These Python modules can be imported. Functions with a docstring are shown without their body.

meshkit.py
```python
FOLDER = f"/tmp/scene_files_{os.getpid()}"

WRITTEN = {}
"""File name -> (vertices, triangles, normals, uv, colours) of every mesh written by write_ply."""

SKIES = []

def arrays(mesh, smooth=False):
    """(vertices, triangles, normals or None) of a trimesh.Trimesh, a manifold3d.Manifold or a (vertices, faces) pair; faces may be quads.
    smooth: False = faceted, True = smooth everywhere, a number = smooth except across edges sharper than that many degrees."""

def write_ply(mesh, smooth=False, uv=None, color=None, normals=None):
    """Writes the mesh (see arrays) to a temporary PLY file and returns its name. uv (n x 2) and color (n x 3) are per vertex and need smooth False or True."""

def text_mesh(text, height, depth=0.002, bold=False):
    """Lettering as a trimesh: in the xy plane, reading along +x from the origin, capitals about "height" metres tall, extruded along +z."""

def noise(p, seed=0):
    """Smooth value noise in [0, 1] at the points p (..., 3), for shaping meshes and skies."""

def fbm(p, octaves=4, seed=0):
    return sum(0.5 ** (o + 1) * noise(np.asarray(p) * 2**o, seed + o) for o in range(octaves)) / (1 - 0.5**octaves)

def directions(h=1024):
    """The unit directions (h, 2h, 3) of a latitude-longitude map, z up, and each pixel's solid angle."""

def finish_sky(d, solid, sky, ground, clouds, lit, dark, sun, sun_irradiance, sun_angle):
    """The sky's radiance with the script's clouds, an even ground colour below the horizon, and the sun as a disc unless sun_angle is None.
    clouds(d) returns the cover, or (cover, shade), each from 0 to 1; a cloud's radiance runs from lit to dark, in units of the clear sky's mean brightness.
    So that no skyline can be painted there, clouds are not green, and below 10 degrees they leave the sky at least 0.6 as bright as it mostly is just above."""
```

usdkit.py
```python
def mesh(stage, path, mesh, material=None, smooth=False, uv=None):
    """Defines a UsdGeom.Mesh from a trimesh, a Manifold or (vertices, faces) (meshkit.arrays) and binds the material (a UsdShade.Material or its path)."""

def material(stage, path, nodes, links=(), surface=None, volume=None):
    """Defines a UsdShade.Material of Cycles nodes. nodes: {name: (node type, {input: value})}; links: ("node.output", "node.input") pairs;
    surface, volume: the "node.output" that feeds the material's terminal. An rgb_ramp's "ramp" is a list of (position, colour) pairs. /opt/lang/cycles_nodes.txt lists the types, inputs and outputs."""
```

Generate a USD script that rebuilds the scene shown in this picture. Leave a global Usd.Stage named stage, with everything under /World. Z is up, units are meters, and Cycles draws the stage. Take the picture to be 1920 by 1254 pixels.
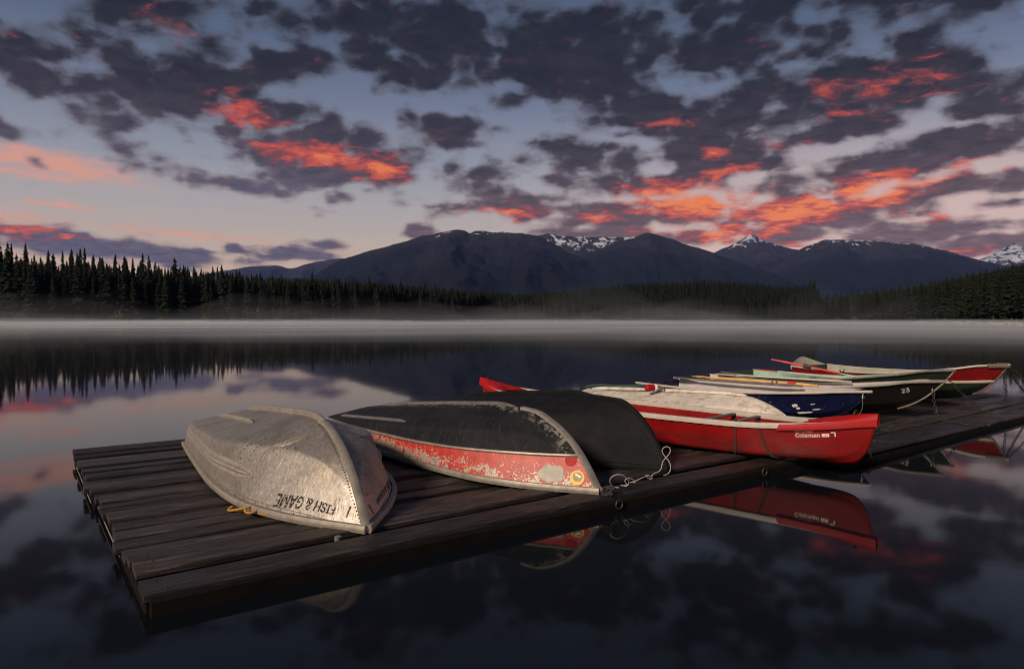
import math, random
import numpy as np, trimesh, usdkit, meshkit
from scipy.interpolate import PchipInterpolator, BSpline, RegularGridInterpolator
from pxr import Usd, UsdGeom, UsdLux, UsdShade, Gf, Sdf, Vt

stage = Usd.Stage.CreateInMemory()
UsdGeom.SetStageUpAxis(stage, 'Z')
UsdGeom.SetStageMetersPerUnit(stage, 1.0)
UsdGeom.Xform.Define(stage, '/World')
UsdGeom.Scope.Define(stage, '/World/Looks')
rng = np.random.default_rng(7)
random.seed(7)

# ------------------------------------------------------------------ camera
CAM_H = 1.5
FPX = 1280.0                                   # focal length in pixels of a 1920 wide picture
PITCH = math.atan(29 / FPX)
cam = UsdGeom.Camera.Define(stage, '/World/camera')
cam.CreateFocalLengthAttr(24.0)
cam.CreateHorizontalApertureAttr(36.0)
cam.CreateVerticalApertureAttr(36.0 * 668 / 1024)
cam.CreateClippingRangeAttr(Gf.Vec2f(0.05, 60000))
cx = UsdGeom.Xformable(cam)
cx.AddTranslateOp().Set(Gf.Vec3d(0, 0, CAM_H))
cx.AddRotateXOp().Set(90 - math.degrees(PITCH))
EXPOSURE = 1.2
cam.CreateExposureAttr(EXPOSURE)

# ------------------------------------------------------------------ sun and sky
SUN_AZ = math.atan2(-0.62, -0.78)              # from behind the camera, to the left
SUN_EL = math.radians(30)
SUN_I = 0.50
SKY_STRENGTH = 0.05
sd = np.array([math.sin(SUN_AZ) * math.cos(SUN_EL), math.cos(SUN_AZ) * math.cos(SUN_EL), math.sin(SUN_EL)])
sun = UsdLux.DistantLight.Define(stage, '/World/sun')
sun.CreateIntensityAttr(SUN_I)
sun.CreateNormalizeAttr(True)
sun.CreateAngleAttr(9.0)
sun.CreateColorAttr(Gf.Vec3f(1.0, 0.81, 0.62))
sx = UsdGeom.Xformable(sun)
m = Gf.Matrix4d().SetRotate(Gf.Rotation(Gf.Vec3d(0, 0, 1), Gf.Vec3d(*map(float, sd))))
sx.AddTransformOp().Set(m)


class Ref:
    def __init__(s, name): s.name = name
    def __getitem__(s, k): return s.name + '.' + k


class Lk(str): pass


class Graph:
    """Collects shader nodes; an input given as a Lk is a link."""
    def __init__(s): s.nodes, s.links, s.k = {}, [], 0
    def n(s, kind, **kw):
        s.k += 1
        name = f'n{s.k}'
        vals = {}
        for a, b in kw.items():
            if isinstance(b, Lk): s.links.append((str(b), f'{name}.{a}'))
            else: vals[a] = b
        s.nodes[name] = (kind, vals)
        return lambda out: Lk(f'{name}.{out}')
    def math(s, op, a, b=0.5, c=0.0, clamp=False):
        return s.n('math', math_type=op, value1=a, value2=b, value3=c, use_clamp=clamp)('value')
    def mixc(s, f, a, b, kind='mix'): return s.n('mix', mix_type=kind, fac=f, color1=a, color2=b)('color')
    def ramp(s, f, stops): return s.n('rgb_ramp', ramp=stops, fac=f)('color')
    def noise(s, vec, scale, detail=4, rough=0.55, dist=0.0, **kw):
        return s.n('noise_texture', vector=vec, scale=scale, detail=detail, roughness=rough, distortion=dist, **kw)('fac')
    def mapr(s, v, a, b, c=0.0, d=1.0, kind='smoothstep'):
        return s.n('map_range', range_type=kind, value=v, from_min=a, from_max=b, to_min=c, to_max=d, clamp=True)('result')
    def scale(s, v, sc, loc=(0, 0, 0), rot=(0, 0, 0)):
        return s.n('mapping', mapping_type='point', vector=v, scale=sc, location=loc, rotation=rot)('vector')
    def obj(s): return s.n('texture_coordinate')('object')
    def pos(s): return s.n('geometry')('position')
    def bump(s, h, strength=0.3, dist=0.02): return s.n('bump', height=h, strength=strength, distance=dist)('normal')


LOOKS = '/World/Looks/'


def mat(name, build, volume=False):
    g = Graph()
    out = build(g)
    return usdkit.material(stage, LOOKS + name, g.nodes, g.links, **({'volume': str(out)} if volume else {'surface': str(out)}))


def px_dir(px, py):
    """Direction of a spot in the sky, from where it stands over the lake."""
    x, y, z = (px - 960) / FPX, 1.0, (598 - py) / FPX
    n = math.sqrt(x * x + y * y + z * z)
    return x / n, y / n, z / n


DARK_CLOUDS = [  # centre, half width, half height, tilt (degrees), weight
    (290, 38, 140, 46, 14, 1), (70, 130, 130, 48, 16, 1), (190, 225, 95, 40, 14, .9), (0, 240, 45, 26, 0, .8),
    (390, 190, 175, 62, 12, 1.15), (620, 292, 175, 56, 6, 1.15), (540, 135, 105, 34, -16, .9), (560, 45, 95, 36, 0, .75),
    (790, 85, 185, 78, 14, 1.2), (1065, 115, 175, 72, 5, 1.2), (1330, 55, 180, 78, 0, 1.2), (1285, 132, 75, 24, -8, .8),
    (1640, 165, 165, 55, -4, 1.2), (1620, 30, 170, 42, 0, .9), (1800, 30, 120, 50, 0, .7), (1880, 182, 105, 40, 0, 1.1), (1700, 95, 90, 40, -10, .8),
    (1235, 225, 150, 42, 4, 1.1), (1440, 195, 95, 48, 0, 1.1), (1100, 292, 165, 30, 4, 1.1), (1340, 290, 110, 52, 0, 1.1),
    (850, 252, 95, 34, 8, .9), (905, 345, 75, 55, 10, 1.0), (960, 385, 130, 40, 0, .9), (1590, 240, 105, 24, -6, .9), (1800, 270, 150, 32, -8, 1.1), (1650, 300, 150, 20, 0, 1.0),
    (1180, 345, 190, 26, 0, .9), (1100, 440, 140, 22, 0, .9), (1290, 448, 130, 20, 0, .8), (1480, 440, 150, 20, 0, .9), (1690, 447, 180, 22, 0, .95), (1860, 455, 130, 22, 0, .95), (1250, 400, 170, 30, 0, .9), (1500, 345, 150, 30, 0, .9), (1450, 405, 160, 30, 0, .9), (1120, 415, 150, 26, 0, .8),
    (1700, 370, 170, 28, -6, .9), (1600, 415, 170, 24, 0, .8), (1850, 345, 120, 22, -6, .9), (1800, 425, 170, 24, 0, .8), (1850, 385, 110, 16, 0, .7),
    (130, 455, 190, 26, 7, .95), (340, 478, 120, 20, 6, .9), (560, 474, 80, 17, 0, .9), (455, 470, 60, 12, 8, .7), (785, 434, 40, 13, 0, .9), (640, 368, 36, 13, 0, .85),
    (440, 350, 95, 17, 10, .8), (620, 462, 55, 12, 0, .8), (70, 303, 22, 10, 20, .6), (250, 310, 55, 14, 8, .5)]
RED_CLOUDS = [
    (455, 212, 72, 30, 8, .8), (610, 295, 125, 26, 4, 1.0), (715, 318, 65, 26, 8, 1.0), (1242, 232, 50, 14, 0, .7), (1338, 290, 28, 14, 0, .8), (1365, 326, 75, 13, -8, .8),
    (1300, 378, 140, 34, 5, 1.35), (1490, 398, 110, 27, -8, 1.25), (1640, 358, 72, 30, -5, 1.35), (1730, 342, 45, 10, -12, 1.0), (1830, 312, 65, 13, 0, 1.0),
    (1660, 165, 130, 36, 0, .55), (1350, 440, 65, 26, 0, 1.0), (1435, 435, 40, 14, 0, .9), (950, 402, 90, 22, 0, .75), (1122, 408, 50, 14, 0, .8), (1240, 432, 70, 12, 0, .8),
    (1760, 405, 90, 14, 0, .6), (1600, 212, 70, 10, 0, .5), (20, 420, 75, 22, 8, .75), (110, 440, 60, 12, 8, .5), (330, 66, 75, 20, 12, .4), (790, 262, 45, 14, 0, .45), (1500, 270, 110, 14, 0, .35), (1500, 460, 120, 10, 0, .7), (1820, 470, 70, 8, 0, .6)]
GLOW_CLOUDS = [(90, 305, 150, 22, 6, .8), (60, 328, 120, 10, 4, .6), (110, 384, 75, 8, 3, .55), (350, 440, 190, 12, 3, .5), (20, 405, 90, 18, 6, .5)]


def build_sky(g):
    d = g.n('texture_coordinate')('generated')
    d = g.n('vector_math', math_type='normalize', vector1=d)('vector')
    s = g.n('separate_xyz', vector=d)
    x, y, z = s('x'), s('y'), s('z')
    k = 1.0 / SKY_STRENGTH / 2 ** EXPOSURE
    tex = g.n('sky_texture', sky_type='single_scattering', sun_disc=False, sun_elevation=SUN_EL, sun_rotation=SUN_AZ % (2 * math.pi))('color')
    grad = g.ramp(g.mapr(z, -0.02, 0.98, kind='linear'), [(0.0, (.70, .40, .22)), (.09, (.62, .41, .27)), (.13, (.56, .42, .32)), (.18, (.44, .385, .355)), (.235, (.30, .30, .338)), (.31, (.165, .183, .255)),
                                      (.39, (.082, .108, .172)), (.60, (.045, .06, .105)), (1.0, (.04, .055, .10))])
    # the right half of the sky, over the mountains, is rosier and brighter near the ground
    low = g.math('multiply', g.mapr(z, .30, .08), g.mapr(x, -.1, .45))
    grad = g.mixc(low, grad, (.78, .50, .40))
    grad = g.n('vector_math', math_type='scale', vector1=grad, scale=k)('vector')
    # behind us the low sun's side of the sky shows through the scattering model
    col = g.mixc(.12, grad, tex)
    # a flat cloud deck seen in perspective
    zz = g.math('add', g.math('maximum', z, 0.0), .13)
    deck = g.n('combine_xyz', x=g.math('divide', x, zz), y=g.math('divide', y, zz), z=0.0)('vector')
    n1 = g.noise(deck, 3.9, 9, .55, .15)
    n2 = g.noise(g.scale(deck, (1, 1, 1), (7.3, 2.1, 4)), 1.3, 3, .5)
    fine = g.noise(g.scale(deck, (1, 1, 1), (3.3, 9.1, 1)), 11.0, 6, .62, .4)
    warp = g.n('noise_texture', vector=d, scale=16.0, detail=3.0, roughness=.5)('color')
    dw = g.n('vector_math', math_type='multiply_add', vector1=warp, vector2=(.035, .035, .022), vector3=d)('vector')
    puff = g.noise(g.scale(dw, (1, 1, 1.8), (5, 3, 8)), 15.0, 6, .58, 0)
    bill = g.n('voronoi_texture', vector=g.scale(dw, (1, 1, 1.6), (2, 7, 3)), feature='smooth_f1', scale=19.0, detail=1.0, roughness=.55, smoothness=.35)('distance')

    def blobs(lst, grow):
        tot = None
        for (px, py, rx, ry, tilt, w) in lst:
            c = np.array(px_dir(px, py))
            az = math.atan2(c[0], c[1])
            # a flattened ball of directions about the cloud's own direction
            v = g.n('mapping', mapping_type='texture', vector=d, location=tuple(c), rotation=(0, math.radians(tilt), -az), scale=(grow * rx / FPX, .6, grow * ry / FPX))('vector')
            b = g.n('gradient_texture', gradient_type='spherical', vector=v)('fac')
            b = g.math('multiply', b, w)
            tot = b if tot is None else g.math('maximum', b, tot)
        return tot

    B = g.math('minimum', blobs(DARK_CLOUDS, 1.6), .75)
    dens = g.math('multiply_add', B, 1.45, g.math('multiply_add', g.math('subtract', n1, .5), 1.3, g.math('multiply', g.math('subtract', n2, .5), .5)))
    dens = g.math('add', dens, g.math('multiply', g.math('subtract', fine, .5), .35))
    dens = g.math('multiply_add', g.math('subtract', puff, .5), 1.7, dens)
    dens = g.math('multiply_add', g.math('subtract', .66, bill), .80, dens)
    # above and behind the picture the deck closes
    dens = g.math('add', dens, g.mapr(z, .45, .8, 0, .35))
    cover = g.mapr(dens, .19, .84)
    core = g.mapr(dens, .36, .95)
    ccol = g.ramp(g.mapr(z, 0.0, .5, kind='linear'), [(0, (.20, .105, .095)), (.22, (.150, .090, .082)), (.42, (.050, .035, .036)), (.62, (.021, .0185, .021)), (.85, (.0125, .0135, .0185)), (1, (.010, .0115, .0165))])
    cedge = g.ramp(g.mapr(z, 0.0, .5, kind='linear'), [(0, (.42, .27, .24)), (.22, (.36, .245, .225)), (.42, (.185, .150, .165)), (.62, (.094, .092, .112)), (.85, (.060, .066, .088)), (1, (.045, .053, .082))])
    leftlow = g.math('multiply', g.mapr(x, -.05, -.35), g.mapr(z, .3, .12))
    ccol = g.mixc(leftlow, ccol, (.105, .090, .125))
    ccol = g.mixc(core, cedge, ccol)
    ccol = g.mixc(1.0, ccol, g.ramp(fine, [(.22, (.50, .51, .54)), (.5, (1, 1, 1)), (.78, (1.6, 1.55, 1.5))]), 'multiply')
    R = blobs(RED_CLOUDS, 1.45)
    streak = g.noise(g.scale(deck, (1, 1, 1), (1.3, 4.1, 2)), 10.0, 6, .62, .4)
    rr = g.mapr(g.math('multiply_add', R, 1.15, g.math('multiply', g.math('subtract', streak, .5), 2.4)), .18, 1.16, kind='linear')
    lowz = g.mapr(z, .12, .30)
    redc = g.ramp(g.math('subtract', rr, g.math('multiply', lowz, .22)), [(0, (.12, .040, .040)), (.28, (.30, .052, .040)), (.60, (.56, .085, .040)), (1, (.92, .23, .050))])
    ccol = g.mixc(g.mapr(rr, 0, .6), ccol, redc)
    gl = g.mapr(g.math('multiply_add', blobs(GLOW_CLOUDS, 1.45), 1.0, g.math('multiply', g.math('subtract', fine, .5), .9)), .12, .7, 0, .8)
    base = g.mixc(gl, col, g.n('vector_math', math_type='scale', vector1=(.80, .34, .22), scale=k)('vector'))
    ccol = g.n('vector_math', math_type='scale', vector1=ccol, scale=k)('vector')
    out = g.mixc(g.math('multiply', cover, .97), base, ccol)
    return g.n('background_shader', color=out, strength=SKY_STRENGTH)('background')


sky_mat = mat('sky_look', build_sky)
dome = UsdLux.DomeLight.Define(stage, '/World/sky')
UsdShade.MaterialBindingAPI.Apply(dome.GetPrim()).Bind(sky_mat)


# ------------------------------------------------------------------ naming helpers
used = {}


def numbered(path):
    k = used.get(path, -1) + 1
    used[path] = k
    return path if k == 0 else f'{path}_{k:03d}'


def data(p, label=None, category=None, group=None, kind=None):
    p = p.GetPrim() if hasattr(p, 'GetPrim') else p
    for a, b in (('label', label), ('category', category), ('group', group), ('kind', kind)):
        if b: p.SetCustomDataByKey(a, b)
    return p


def thing(name, label, cat, loc=(0, 0, 0), rotz=0.0, group=None, kind=None):
    p = numbered('/World/' + name)
    x = UsdGeom.Xform.Define(stage, p)
    x.AddTranslateOp().Set(Gf.Vec3d(*map(float, loc)))
    x.AddRotateZOp().Set(float(math.degrees(rotz)))
    data(x, label, cat, group, kind)
    return p


def part(parent, name, mesh, material, smooth=False, label=None, kind=None):
    p = numbered(parent + '/' + name)
    usdkit.mesh(stage, p, mesh, material, smooth)
    if label or kind: data(stage.GetPrimAtPath(p), label=label, kind=kind)
    return p


def top(name, mesh, material, label, cat, group=None, kind=None, smooth=False):
    p = numbered('/World/' + name)
    usdkit.mesh(stage, p, mesh, material, smooth)
    data(stage.GetPrimAtPath(p), label, cat, group, kind)
    return p


def cat(ms): return trimesh.util.concatenate([trimesh.Trimesh(*m, process=False) if isinstance(m, tuple) else m for m in ms])


# ------------------------------------------------------------------ shape helpers
def unit(v): return v / np.maximum(np.linalg.norm(v, axis=-1, keepdims=True), 1e-12)


def sheet(Pts, flip=False):
    a, b = Pts.shape[:2]
    i, j = np.meshgrid(np.arange(a - 1), np.arange(b - 1), indexing='ij')
    q = np.stack([i * b + j, (i + 1) * b + j, (i + 1) * b + j + 1, i * b + j + 1], -1).reshape(-1, 4)
    f = np.vstack([q[:, [0, 1, 2]], q[:, [0, 2, 3]]])
    return Pts.reshape(-1, 3), f[:, ::-1] if flip else f


def shell(outer, thick):
    """A closed sheet of the given thickness; outer is a grid whose normals are made to point away from the inner side."""
    du, dv = np.gradient(outer, axis=0), np.gradient(outer, axis=1)
    n = unit(np.cross(du, dv))
    inner = outer - n * thick
    a, b = outer.shape[:2]
    v1, f1 = sheet(outer)
    v2, f2 = sheet(inner, True)
    N = a * b
    idx = np.arange(N).reshape(a, b)
    loop = np.concatenate([idx[0, :], idx[1:, -1], idx[-1, -2::-1], idx[-2:0:-1, 0]])
    nxt = np.roll(loop, -1)
    rim = np.vstack([np.stack([loop, nxt, nxt + N], 1), np.stack([loop, nxt + N, loop + N], 1)])
    return trimesh.Trimesh(np.vstack([v1, v2]), np.vstack([f1, f2 + N, rim]), process=False)


def sweep(path, profile, up=(0, 0, 1), closed=False, scale=None):
    """Sweeps a closed 2-D profile (side, up) along a path."""
    P = np.asarray(path, float)
    t = unit(np.gradient(P, axis=0))
    U = np.broadcast_to(np.asarray(up, float), P.shape)
    side = unit(np.cross(t, U))
    u2 = np.cross(side, t)
    pr = np.asarray(profile, float)
    sc = np.ones(len(P)) if scale is None else np.asarray(scale)
    V = P[:, None] + sc[:, None, None] * (pr[None, :, 0, None] * side[:, None] + pr[None, :, 1, None] * u2[:, None])
    n, m_ = len(P), len(pr)
    f = []
    for i in range(n - 1):
        for j in range(m_):
            a, b = i * m_ + j, i * m_ + (j + 1) % m_
            f += [(a, b, b + m_), (a, b + m_, a + m_)]
    v = V.reshape(-1, 3)
    c0, c1 = len(v), len(v) + 1
    v = np.vstack([v, V[0].mean(0), V[-1].mean(0)])
    for j in range(m_):
        f += [(c0, (j + 1) % m_, j), (c1, (n - 1) * m_ + j, (n - 1) * m_ + (j + 1) % m_)]
    return trimesh.Trimesh(v, np.array(f), process=False)


def rect(w, h, b=0.0, y0=0.0):
    """Rectangle profile w wide, h high, standing on y0, with cut corners."""
    x, y = w / 2, h
    if b <= 0: return [(-x, y0), (x, y0), (x, y0 + y), (-x, y0 + y)]
    return [(-x, y0), (x, y0), (x, y0 + y - b), (x - b, y0 + y), (-x + b, y0 + y), (-x, y0 + y - b)]


def circ(r, n=8): return [(r * math.cos(2 * math.pi * k / n), r * math.sin(2 * math.pi * k / n)) for k in range(n)]


def catmull(pts, n=12):
    P = np.asarray(pts, float)
    s = np.concatenate([[0], np.cumsum(np.linalg.norm(np.diff(P, axis=0), axis=1))])
    q = np.linspace(0, s[-1], n * (len(P) - 1) + 1)
    from scipy.interpolate import CubicSpline
    return CubicSpline(s, P)(q)


def rope_mesh(pts, r, n=10, sides=7, smooth=True):
    P = catmull(pts, n) if smooth else np.asarray(pts, float)
    t = unit(np.gradient(P, axis=0))
    a = np.zeros_like(P)
    u = np.cross(t[0], [0.3, 0.5, 0.81])
    for i in range(len(P)):
        u = unit(u - t[i] * (u @ t[i]))
        a[i] = u
    return sweep(P, circ(r, sides), a)


def frame_box(w, d, h, bev=0.006):
    import manifold3d as m3
    pts = [(sx * (w / 2 - bx), sy * (d / 2 - by), sz * (h / 2 - bz)) for sx in (-1, 1) for sy in (-1, 1) for sz in (-1, 1) for bx, by, bz in ((bev, bev, 0), (bev, 0, bev), (0, bev, bev))]
    mm = m3.Manifold.hull_points(np.array(pts)).to_mesh()
    return trimesh.Trimesh(mm.vert_properties[:, :3], mm.tri_verts, process=False)


def torus(R, r, n=10, k=5, stretch=1.0):
    a = np.linspace(0, 2 * np.pi, n, endpoint=False)
    b = np.linspace(0, 2 * np.pi, k, endpoint=False)
    A, Bb = np.meshgrid(a, b, indexing='ij')
    v = np.stack([(R + r * np.cos(Bb)) * np.cos(A) + np.sign(np.cos(A)) * R * (stretch - 1), (R + r * np.cos(Bb)) * np.sin(A), r * np.sin(Bb)], -1).reshape(-1, 3)
    f = []
    for i in range(n):
        for j in range(k):
            p, q = i * k + j, i * k + (j + 1) % k
            p2, q2 = ((i + 1) % n) * k + j, ((i + 1) % n) * k + (j + 1) % k
            f += [(p, p2, q2), (p, q2, q)]
    return v, np.array(f)


LINK = torus(.017, .0055, 10, 5, 1.75)


def chain_mesh(pts, pitch=.048):
    P = catmull(pts, 30)
    s = np.concatenate([[0], np.cumsum(np.linalg.norm(np.diff(P, axis=0), axis=1))])
    q = np.arange(0, s[-1], pitch)
    C = np.stack([np.interp(q, s, P[:, k]) for k in range(3)], 1)
    T = unit(np.gradient(C, axis=0))
    out = []
    for i, (c, t) in enumerate(zip(C, T)):
        a = unit(np.cross(t, [.2, .1, 1.0] if abs(t[2]) < .9 else [1.0, .3, 0]))
        b = np.cross(t, a)
        ang = math.radians(90 * (i % 2) + 25 + 14 * math.sin(i * 1.7))
        a, b = math.cos(ang) * a + math.sin(ang) * b, -math.sin(ang) * a + math.cos(ang) * b
        out.append((LINK[0] @ np.stack([t, a, b]) + c, LINK[1]))
    return cat(out)


# ------------------------------------------------------------------ materials
def principled(g, **kw): return g.n('principled_bsdf', **kw)('BSDF')


def plain(name, col, rough=.6, metal=0.0, vary=.25, scale=20.0, bumps=.0, spec=.5):
    def b(g):
        o = g.obj()
        f = g.noise(o, scale, 5)
        c = g.ramp(f, [(.25, tuple(x * (1 - vary) for x in col)), (.75, tuple(min(1, x * (1 + vary)) for x in col))])
        kw = dict(base_color=c, roughness=rough, metallic=metal, specular_ior_level=spec)
        if bumps: kw['normal'] = g.bump(f, bumps, .01)
        return principled(g, **kw)
    return mat(name, b)


def scratches(g, o, rot, scale=(3, 60, 30), lo=.60, hi=.68):
    v = g.scale(g.scale(o, (1, 1, 1), rot=rot), scale)
    return g.mapr(g.noise(v, 1.0, 3, .6, .3), lo, hi)


def build_aluminium(g):
    o = g.obj()
    big = g.noise(o, 2.2, 6, .62, .5)
    c = g.ramp(big, [(.25, (.15, .138, .128)), (.45, (.235, .215, .198)), (.6, (.30, .275, .25)), (.8, (.38, .345, .305))])
    c = g.mixc(g.mapr(g.noise(g.scale(o, (1, 1, 1), (4, 1, 2)), 3.3, 5, .65), .54, .72, 0, .45), c, (.27, .21, .14))
    c = g.mixc(g.mapr(g.noise(g.scale(o, (1.2, 1.2, 5), (1, 8, 2)), 5, 4, .6), .56, .75, 0, .35), c, (.36, .28, .25))
    s1, s2 = scratches(g, o, (.1, .1, .75), (1.6, 46, 9), .56, .70), scratches(g, o, (.1, -.1, 1.15), (1.2, 80, 9), .60, .74)
    c = g.mixc(g.math('multiply', s1, .55), c, (.10, .088, .08))
    c = g.mixc(g.math('multiply', s2, .38), c, (.60, .56, .50))
    c = g.mixc(1.0, c, g.ramp(g.noise(g.scale(o, (1, 1, 1)), 42, 6, .7), [(.25, (.62, .61, .60)), (.75, (1.4, 1.39, 1.37))]), 'multiply')
    spots = g.mapr(g.noise(o, 34, 3, .5), .64, .74)
    c = g.mixc(g.math('multiply', spots, .5), c, (.12, .10, .09))
    h = g.math('multiply_add', g.noise(o, 5, 5, .6), 1.0, g.math('multiply', g.math('add', s1, s2), .12))
    return principled(g, base_color=c, metallic=.70, roughness=g.mapr(big, .2, .8, .58, .42), normal=g.bump(h, .35, .02))


def build_black(g):
    o = g.obj()
    f = g.noise(o, 4, 6, .6)
    c = g.ramp(f, [(.3, (.0055, .0058, .0075)), (.7, (.0145, .0150, .0190))])
    s1, s2 = scratches(g, o, (.0, .1, .85), (1.5, 60, 9), .56, .72), scratches(g, o, (.1, -.1, 1.1), (1.2, 90, 9), .58, .74)
    c = g.mixc(g.math('multiply', g.math('maximum', s1, s2), .22), c, (.075, .078, .09))
    chips = g.mapr(g.noise(o, 16, 5, .7), .68, .72)
    c = g.mixc(g.math('multiply', chips, .6), c, (.24, .24, .25))
    yy = g.math('absolute', g.n('separate_xyz', vector=o)('y'))
    rub = g.math('multiply', g.mapr(yy, .13, .02), g.mapr(g.noise(g.scale(o, (1, 1, 1), (3, 3, 3)), 17, 7, .74), .51, .56))
    c = g.mixc(g.math('multiply', rub, .7), c, (.26, .245, .22))
    return principled(g, base_color=c, roughness=.72, specular_ior_level=.14, normal=g.bump(g.noise(o, 9, 5, .6), .25, .02))


def build_flaking_red(g):
    o = g.obj()
    sx_ = g.n('separate_xyz', vector=o)
    metal = g.ramp(g.noise(o, 5, 6, .65), [(.3, (.14, .125, .11)), (.7, (.27, .245, .215))])
    n = g.noise(g.scale(o, (1.0, 1.0, 1.25), rot=(.0, .45, 0)), 14.0, 9, .74, .5)
    # more paint is left under the rail, along the lower edge and towards the bow
    bias = g.math('add', g.mapr(sx_('x'), 1.0, 3.0, -.16, .045), g.mapr(sx_('z'), .10, .25, -.06, .17))
    bias = g.math('add', bias, g.math('multiply', g.math('subtract', g.noise(o, 3.2, 3), .5), .30))
    fl = g.n('voronoi_texture', vector=g.scale(o, (1, 1, 1.2), rot=(0, .5, 0)), feature='f1', scale=46.0, detail=2.0, roughness=.7, randomness=1.0)('distance')
    d = g.math('add', g.math('multiply_add', g.math('subtract', n, .5), 1.35, g.math('multiply_add', g.math('subtract', fl, .5), .28, .5)), bias)
    bare = g.mapr(d, .632, .655)
    pale = g.math('multiply', g.mapr(d, .45, .60), g.mapr(sx_('x'), .9, 2.3, .15, 1.0))
    c = g.mixc(g.math('multiply', pale, .8), metal, (.44, .36, .275))
    red = g.ramp(g.noise(o, 14, 4), [(.3, (.26, .013, .010)), (.7, (.40, .024, .016))])
    c = g.mixc(bare, c, red)
    worn = g.mapr(g.noise(o, 48, 3, .6), .66, .70)
    c = g.mixc(g.math('multiply', worn, .8), c, (.45, .40, .34))
    return principled(g, base_color=c, roughness=.5, metallic=g.math('multiply', g.math('subtract', 1.0, bare), .2), normal=g.bump(g.math('multiply_add', bare, .5, g.noise(o, 6, 5, .6)), .4, .012))


def build_wood(g):
    o = g.obj()
    r = g.n('object_info')('random')
    off = g.n('combine_xyz', x=g.math('multiply', r, 37.0), y=g.math('multiply', r, 11.0), z=g.math('multiply', r, 5.0))('vector')
    v = g.n('vector_math', math_type='add', vector1=o, vector2=off)('vector')
    grain = g.noise(g.scale(v, (2.2, 44, 44)), 1.6, 7, .65, .6)
    c = g.ramp(grain, [(.28, (.0045, .0038, .0038)), (.5, (.0145, .0122, .0120)), (.72, (.062, .0545, .053))])
    tone = g.ramp(r, [(0, (.45, .43, .44)), (.45, (1.0, .94, .92)), (1, (2.3, 2.1, 2.0))])
    knot = g.mapr(g.n('voronoi_texture', vector=g.scale(v, (1.0, 5.5, 5.5)), feature='f1', scale=1.3)('distance'), .10, .03)
    c = g.mixc(1.0, c, tone, 'multiply')
    worn = g.math('multiply', g.mapr(g.noise(g.scale(v, (1.6, 7, 7)), 1.4, 4, .6), .60, .74), g.mapr(grain, .45, .62))
    c = g.mixc(g.math('multiply', worn, .75), c, (.15, .13, .118))
    c = g.mixc(g.math('multiply', knot, .8), c, (.004, .003, .003))
    crack = g.mapr(g.noise(g.scale(v, (1.2, 70, 70)), 1.0, 3, .6), .64, .70)
    c = g.mixc(g.math('multiply', crack, .8), c, (.003, .0025, .0025))
    wet = g.mapr(g.noise(v, 1.1, 4, .6), .42, .62)
    c = g.mixc(g.math('multiply', wet, .45), c, (.012, .010, .010))
    return principled(g, base_color=c, roughness=g.mapr(wet, 0, 1, .60, .36), specular_ior_level=.30, normal=g.bump(grain, .55, .012))


def build_white_hull(g):
    o = g.obj()
    f = g.noise(o, 3, 6, .62, .4)
    c = g.ramp(f, [(.3, (.46, .41, .355)), (.7, (.62, .57, .51))])
    c = g.mixc(g.mapr(g.noise(g.scale(o, (1, 1, 1), (2, 5, 1)), 7, 8, .76), .47, .60, 0, .8), c, (.33, .275, .20))
    c = g.mixc(g.mapr(g.noise(o, 30, 4, .7), .60, .68, 0, .7), c, (.17, .14, .10))
    return principled(g, base_color=c, roughness=.55, normal=g.bump(f, .2, .02))


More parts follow.
